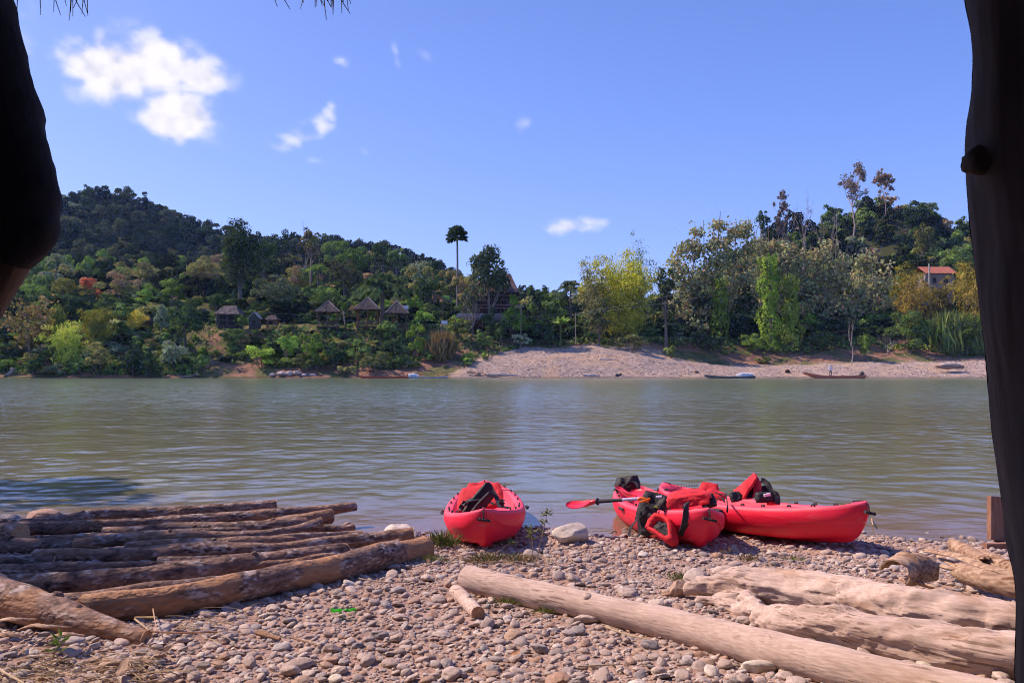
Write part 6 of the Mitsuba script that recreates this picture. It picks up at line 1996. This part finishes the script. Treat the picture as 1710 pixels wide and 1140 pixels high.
def onlooker():
    Y = .86
    B = lambda x, y: P(x, y, Y)  # noqa: E731
    t = thing('person', 'person in dark sleeve with bent elbow at the left edge of the view', 'person')
    gz = .42
    el = B(60, 372) + [0, 0, .0]
    sh = np.array([-.66, .84, 2.02 - .16])
    up = B(-68, -40); sh = up + np.array([-.05, .02, .06])
    cx = sh[0] - .20
    hip = np.array([cx + .12, .86, gz + (sh[2] - gz) * .60])
    wr = B(-130, 640) + [0, .02, 0]
    z = sh[2]
    other = np.array([cx - .20, .90, z])
    torso = [((cx, .87, gz + .98 * (z - gz) * .62), .145, (cx, .86, z - .25), .155), ((cx, .86, z - .25), .155, (cx, .87, z - .06), .12), ((cx - .14, .87, z - .03), .075, (cx + .14, .86, z - .03), .078), (sh + [-.05, 0, -.02], .078, sh, .068)]
    # sleeve: measured on its outline, so the bones run inside it
    e2 = B(52, 340)
    sleeve = [(sh, .068, B(-55, 130), .064), (B(-55, 130), .064, B(-24, 240), .060), (B(-24, 240), .060, B(16, 338), .050), (B(16, 338), .050, B(24, 362), .044), (B(24, 362), .044, B(4, 398), .041)]
    sl2 = [(other, .07, other + [-.08, .02, -.28], .055), (other + [-.08, .02, -.28], .055, other + [-.07, -.02, -.34], .05)]
    v, f = hulls(torso + sleeve + sl2, .012, 8, 24)
    n = np.array(trimesh.Trimesh(v, f, process=False).vertex_normals)
    v = v + n * ((meshkit.fbm(v * np.array([14, 14, 26]), 4, 3) - .5) * .016)[:, None]
    put('shirt', (v, f), 'dark_cloth', t, smooth=True)
    fore = [(B(20, 374), .038, B(-8, 420), .038), (B(-8, 420), .038, B(-60, 520), .034), (B(-60, 520), .034, wr, .026)]
    of = [(other + [-.07, -.02, -.32], .042, other + [-.05, -.10, -.54], .028)]
    hand = []
    for w0, d0 in ((wr, np.array([-.6, .2, -.75])), (other + [-.05, -.10, -.54], np.array([.05, -.3, -.95]))):
        d0 = d0 / np.linalg.norm(d0); s0 = np.cross(d0, [0, 1.0, 0]); s0 /= np.linalg.norm(s0)
        for k, L in zip((-1.5, -.5, .5, 1.5), (.062, .074, .070, .054)):
            b0 = w0 + d0 * .085 + s0 * k * .021
            hand += [(w0, .022, b0, .012), (b0, .0105, b0 + d0 * L * .55 + [0, .008, 0], .0095), (b0 + d0 * L * .55 + [0, .008, 0], .0095, b0 + d0 * L + [0, .022, 0], .008)]
        th = w0 + d0 * .03 - s0 * .034
        hand += [(w0, .020, th, .014), (th, .013, th + d0 * .04 - s0 * .022, .0105), (th + d0 * .04 - s0 * .022, .0105, th + d0 * .068 - s0 * .026, .009)]
    neck = [((cx, .87, z - .03), .058, (cx, .86, z + .10), .055), ((cx, .86, z + .17), .085, (cx, .87, z + .24), .092), ((cx, .80, z + .10), .040, (cx, .84, z + .16), .062), ((cx, .775, z + .165), .014, (cx, .785, z + .20), .012)]
    neck += [((cx + s * .088, .87, z + .17), .014, (cx + s * .09, .875, z + .205), .018) for s in (-1, 1)]
    put('head', hulls(neck, .012, 4, 20), 'skin', t, smooth=True)
    put('forearm', hulls(fore + hand[:len(hand) // 2], .012, 4, 20), 'skin', t, smooth=True)
    put('forearm', hulls(of + hand[len(hand) // 2:], .012, 4, 20), 'skin', t, smooth=True)
    put('hair', hulls([((cx, .885, z + .25), .098, (cx, .905, z + .21), .098), ((cx, .92, z + .16), .075, (cx, .915, z + .13), .06)], .02, 4), 'hair', t, smooth=True)
    for s in (-1, 1):
        eye = trimesh.creation.icosphere(subdivisions=2, radius=.011)
        put('eye', (np.array(eye.vertices) + [cx + s * .031, .788, z + .20], np.array(eye.faces), np.array((.6, .58, .55))), 'gloss', t, smooth=True)
    put('mouth', tube(np.array([[cx - .022, .775, z + .118], [cx, .766, z + .117], [cx + .022, .775, z + .118]]), .006, 6) + (np.array((.22, .08, .07)),), 'plain', t)
    legs = []
    zh = gz + (z - gz) * .58
    for s in (-1, 1):
        legs += [((cx + s * .08, .87, zh), .10, (cx + s * .10, .85, gz + .47), .07), ((cx + s * .10, .85, gz + .47), .068, (cx + s * .11, .88, gz + .08), .05)]
    legs.append(((cx - .07, .87, zh + .03), .115, (cx + .07, .87, zh + .03), .115))
    put('trousers', hulls(legs, .03, 4), 'trouser_cloth', t, smooth=True)
    for s in (-1, 1):
        put('shoe', hulls([((cx + s * .11, .90, gz + .045), .046, (cx + s * .12, .72, gz + .035), .036)], .02, 2) + (np.array((.03, .03, .03)),), 'plain', t, smooth=True)


onlooker()


# ---------------------------------------------------------------- the tree left of the view whose shade lies on the log pile
def shade_tree(spot, dist, W, n, seed, label):
    rng = np.random.default_rng(seed)
    t = thing('broadleaf_tree', label, 'tree')
    c = np.array(spot) + SUN * dist
    cr, tips = blobs_crown(rng, 3.0, W, n, .20, (.09, .13, .03), 18, ragged=.3)
    put('crown', moved(cr, None, c - [0, 0, 1.5]), 'leaf', t)
    b = np.array([c[0] - .3, c[1] + .2, float(ground_z(c[0], c[1])) - .1])
    p = resample(np.array([b, b * .5 + c * .5 + [.2, 0, 0], c + [0, 0, .3]]), 10)
    put('trunk', join([tube(p, np.linspace(.17, .06, 10), 10)] + [tube(resample(np.array([p[7], (p[7] + q + c - [0, 0, 1.5]) / 2, q + c - [0, 0, 1.5]]), 5), np.linspace(.05, .012, 5), 5) for q in tips]) + (np.array((.15, .12, .10)),), 'plain', t)


shade_tree([-4.15, 5.7, .2], 9.2, 4.9, 2700, 31, 'leafy tree on the near bank left of the view, shading the log pile')
shade_tree([-6.3, 10.3, 0], 8.5, 3.6, 2600, 33, 'leafy tree on the near bank left of the view, shading the water edge')
# ---------------------------------------------------------------- weeds and litter on the near shore
def weed(px, base, top, label, lean=0, seed=0, tufts=((1.0, 12), (.72, 8)), col=(.17, .19, .07)):
    rg = np.random.default_rng(seed)
    g = G(px, base)
    H = (base - top) / F * g[1]
    e = g + np.array([lean / F * g[1], 0, H])
    p = resample(np.array([g - [0, 0, .03], (g + e) / 2 + [rg.normal() * .01, 0, 0], e]), 14)
    t = thing('weed', label, 'plant')
    put('stem', tube(p, np.linspace(.0055, .0022, 14), 6) + (np.array((.34, .25, .17)),), 'plain', t)
    pos, al, nr = [], [], []
    for h, m in tufts:
        c = p[int(h * 13)]
        for k in range(m):
            a = rg.uniform(0, 2 * np.pi)
            d = np.array([math.cos(a), math.sin(a), rg.uniform(-.35, .8)])
            pos.append(np.r_[c + d * .028 + [0, 0, rg.normal() * .012], rg.uniform(.05, .085)]); al.append(d); nr.append(np.cross(np.cross(d, [0, 0, 1.0]), d) + rg.normal(size=3) * .2)
    pos = np.array(pos)
    put('leaves', leaves(pos[:, :3], np.array(nr), pos[:, 3], rg, col, .26, np.array(al)), 'leaf', t)


weed(892, 945, 856, 'tall weed stem with leaf tuft at its tip right of the left kayak', 22, 1, ((1.0, 16), (.9, 10), (.62, 5)))
weed(889, 944, 880, 'shorter weed stem with drooping leaves next to the tall one', -1, 2, ((.96, 9), (.88, 10), (.75, 6)))
weed(818, 925, 904, 'short leaning weed with a leafy tip under the left kayak bow', 36, 3, ((1.0, 14),))
weed(84, 1108, 1072, 'thin green shoot at the lower left by the stout branch', 18, 4, ((1.0, 8), (.7, 5)), (.16, .24, .05))


def tuft(px, py, wpx, hpx, label, n=70, col=(.12, .14, .05), dry=.35, seed=0, name='grass_tuft', cat='grass'):
    n = int(n * 2.2)
    rg = np.random.default_rng(seed + int(px))
    g = G(px, py)
    w, h = wpx / F * g[1], .8 * hpx / F * g[1]
    b = rg.normal(size=(n, 2)) * np.array([.27, .16]) * w
    d = np.stack([b[:, 0] / w * 1.6 + rg.normal(size=n) * .5, b[:, 1] / w * 1.5 + rg.normal(size=n) * .4, np.ones(n) * rg.uniform(.35, 1.2, n)], -1)
    d /= np.linalg.norm(d, axis=1, keepdims=True)
    l = h * rg.uniform(.4, 1.15, n)
    pos = np.stack([g[0] + b[:, 0], g[1] + b[:, 1], ground_z(g[0] + b[:, 0], g[1] + b[:, 1]) + .015], -1) + d * (l * .5)[:, None]
    c = np.where(rg.random((n, 1)) < dry, np.array((.32, .23, .13)), np.array(col))
    put(name, leaves(pos, np.cross(d, rg.normal(size=(n, 3))), l, rg, c, .022, d), 'leaf', label=label, cat=cat, kind='stuff')


tuft(738, 915, 46, 34, 'green leafy tuft at the shore left of the left kayak', 120, (.10, .15, .04), .2, 1)
tuft(722, 938, 40, 14, 'low green grass patch below the leafy tuft', 100, (.14, .20, .05), .2, 2)
tuft(812, 940, 60, 24, 'dry weedy tuft in front of the left kayak bow', 130, (.12, .14, .05), .5, 3)
tuft(868, 940, 50, 22, 'dry weedy tuft around the foot of the tall weed', 100, (.10, .12, .05), .55, 4)
tuft(850, 1012, 44, 16, 'green tuft tucked under the long bleached log on its left', 120, (.10, .15, .035), .2, 5)
tuft(912, 1026, 40, 14, 'green tuft under the middle of the long bleached log', 100, (.12, .18, .035), .15, 6)
tuft(1136, 970, 34, 18, 'green tuft at the root end of the driftwood', 90, (.10, .16, .04), .2, 7)
tuft(1250, 938, 34, 16, 'reddish brown weed tuft in front of the right kayaks', 80, (.10, .10, .04), .7, 8)
tuft(1325, 938, 34, 12, 'small green tuft right of the reddish weed tuft', 70, (.14, .20, .05), .25, 9)
tuft(1215, 925, 20, 16, 'sparse dry stalks on the stones before the middle kayak', 18, (.2, .17, .1), .8, 10)
tuft(760, 893, 50, 12, 'brown weedy fringe at the water edge left of the left kayak', 90, (.14, .11, .05), .6, 14)
def straw_litter(px, py, wpx, hpx, label, n, seed):
    rg = np.random.default_rng(seed)
    ms = []
    for _ in range(n):
        x, y = px + rg.normal() * wpx * .3, py + rg.normal() * hpx * .3
        g = G(x, y, .03)
        a, l = rg.uniform(-.7, .7) + (np.pi if rg.random() < .5 else 0), rg.uniform(.05, .22)
        d = np.array([math.cos(a), math.sin(a), rg.uniform(-.05, .30)]) * l
        ms.append(tube(resample(np.array([g - d * .5, g + [0, 0, rg.uniform(.0, .015)], g + d * .5]), 6), np.linspace(.0028, .0012, 6), 4) + (np.array((.42, .32, .19)) * rg.uniform(.5, 1.25),))
    put('straw_litter', join(ms), 'plain', label=label, cat='straw', kind='stuff')


straw_litter(70, 1120, 160, 60, 'scattered dry straw in the lower left corner', 60, 1)
straw_litter(225, 1115, 150, 50, 'scattered dry straw below the stout branch tip', 60, 2)
straw_litter(330, 1040, 160, 40, 'scattered dry straw at the foot of the front log', 26, 3)
straw_litter(880, 930, 120, 30, 'scattered dry straw around the tall weed', 30, 4)



def stalk(pts, r, label, col=(.42, .30, .18), seed=0, name='dry_stalk', lift=.02):
    q = np.array([G(x, y, lift) for x, y in pts])
    put(name, tube(resample(q, 16), np.linspace(r, r * .5, 16), 6, r * .2, 60, seed) + (np.array(col),), 'plain', label=label, cat='stick')


stalk([(232, 1050), (300, 1056), (366, 1054)], .006, 'reddish dry stalk lying right of the stout branch tip', (.34, .18, .11), 1, lift=.045)
stalk([(262, 1030), (225, 1030)], .006, 'short yellow reed piece by the splintered log end', (.48, .38, .2), 2, lift=.04)
stalk([(225, 1033), (250, 1052)], .005, 'thin straw crossing below the splintered log end', (.45, .34, .2), 3, lift=.04)
stalk([(430, 1055), (468, 1066)], .016, 'split brown wood chip on the stones at lower left middle', (.26, .16, .10), 4, 'wood_chip', .03)
stalk([(255, 1010), (258, 1032), (262, 1052)], .004, 'upright dry stalk in front of the front log', (.40, .27, .17), 5, lift=.06)
stalk([(485, 1063), (535, 1078)], .006, 'thin brown twig on the stones left of centre', (.30, .19, .12), 6, lift=.035)
stalk([(1010, 1045), (1060, 1062), (1080, 1066)], .005, 'pale straw under the long bleached log', (.42, .33, .2), 7, lift=.05)
stalk([(965, 1112), (1040, 1108)], .005, 'straw lying on the stones at the bottom middle', (.45, .35, .22), 8, lift=.04)
stalk([(600, 965), (660, 972), (700, 968)], .005, 'grey twig on the stones right of the front log', (.26, .2, .16), 9, lift=.04)
stalk([(0, 1118), (40, 1140)], .006, 'straw stem in the lower left corner', (.48, .38, .25), 10, lift=.05)
for i, (x, y, s, lab, c) in enumerate(((280, 1085, .07, 'crumpled dry leaf below the stout branch', (.50, .36, .26)), (700, 1072, .05, 'pale dry leaf on the stones in the middle', (.60, .46, .36)), (205, 1115, .09, 'large curled dry leaf at the lower left', (.46, .34, .25)), (860, 1090, .05, 'orange brown dry leaf in front of the long log', (.50, .28, .15)), (265, 1072, .05, 'white scrap of bark near the stout branch tip', (.70, .66, .60)))):
    rg = np.random.default_rng(i)
    g = G(x, y, .05)
    s_, t_ = np.meshgrid(np.linspace(-1, 1, 9), np.linspace(-1, 1, 7))
    w = (1 - s_ ** 2) ** .6 * .4
    v = np.stack([s_, t_ * w, .25 * (t_ * w) ** 2 * 4 + .15 * s_ ** 2 + (meshkit.fbm(np.stack([s_, t_ * w, s_ * 0], -1) * 3 + i, 2, i) - .5) * .35], -1).reshape(-1, 3) * s * .6
    put('dry_leaf', (v @ rot([0, 0, 1], rg.uniform(0, 360)).T @ rot([1, 0, 0], 25).T + g, grid_faces(7, 9), np.array(c)), 'leaf', smooth=True, label=lab, cat='leaf')
# two bright green scraps
scene['green_scrap_plastic'] = {'type': 'principledthin', 'base_color': {'type': 'rgb', 'value': [.07, .50, .05]}, 'roughness': .25, 'diff_trans': .9}
for i, (x, y, w, lab) in enumerate(((563, 1018, 22, 'darker of two bright green scraps on the stones, left one'), (586, 1017, 18, 'lighter of two bright green scraps on the stones, right one'))):
    g = G(x, y, .055)
    s = w / F * g[1] / 2
    a, t_ = np.meshgrid(np.linspace(-.9, .9, 9), np.linspace(-1, 1, 6))
    v = np.stack([t_ * s * (1 + .15 * np.sin(a * 3)), np.sin(a) * s * .8, (np.cos(a) - .8) * s * .9 + .004 * np.sin(t_ * 5)], -1).reshape(-1, 3)
    put('green_scrap', (v @ rot([0, 0, 1], -10 + 25 * i).T + g, grid_faces(6, 9)), 'green_scrap_plastic', smooth=True, label=lab, cat='scrap')
# crumpled clear plastic at the end of the blotched log
rg = np.random.default_rng(3)
g = G(697, 897, .05)
v = ball(rg, 60) * rg.uniform(.02, .06, (60, 1)) + g + [0, 0, .02]
fc = rg.integers(0, 60, (70, 3)); fc = fc[(fc[:, 0] != fc[:, 1]) & (fc[:, 1] != fc[:, 2]) & (fc[:, 0] != fc[:, 2])]
put('plastic_scrap', (v, fc, np.array((.62, .60, .62))), 'leaf', label='crumpled whitish plastic scrap at the right end of the blotched log', cat='scrap')
stalk([(1458, 876), (1456, 862), (1462, 853), (1473, 856)], .006, 'bent dry twig poking out of the water right of right kayak', (.42, .27, .14), 12, 'bent_twig', .06)
# ---------------------------------------------------------------- the air
scene['haze_air'] = {'type': 'homogeneous', 'albedo': {'type': 'rgb', 'value': [.93, .95, .97]}, 'sigma_t': {'type': 'rgb', 'value': [.00004, .000065, .00014]}}
scene['camera']['medium'] = {'type': 'ref', 'id': 'haze_air'}
scene['haze'] = {'type': 'cube', 'to_world': T().translate([0, 250, 62]).scale([700, 330, 66]), 'bsdf': {'type': 'null'}, 'interior': {'type': 'ref', 'id': 'haze_air'}}
say('haze', 'thin bluish haze in the air over the river and hills', 'haze', kind='stuff')
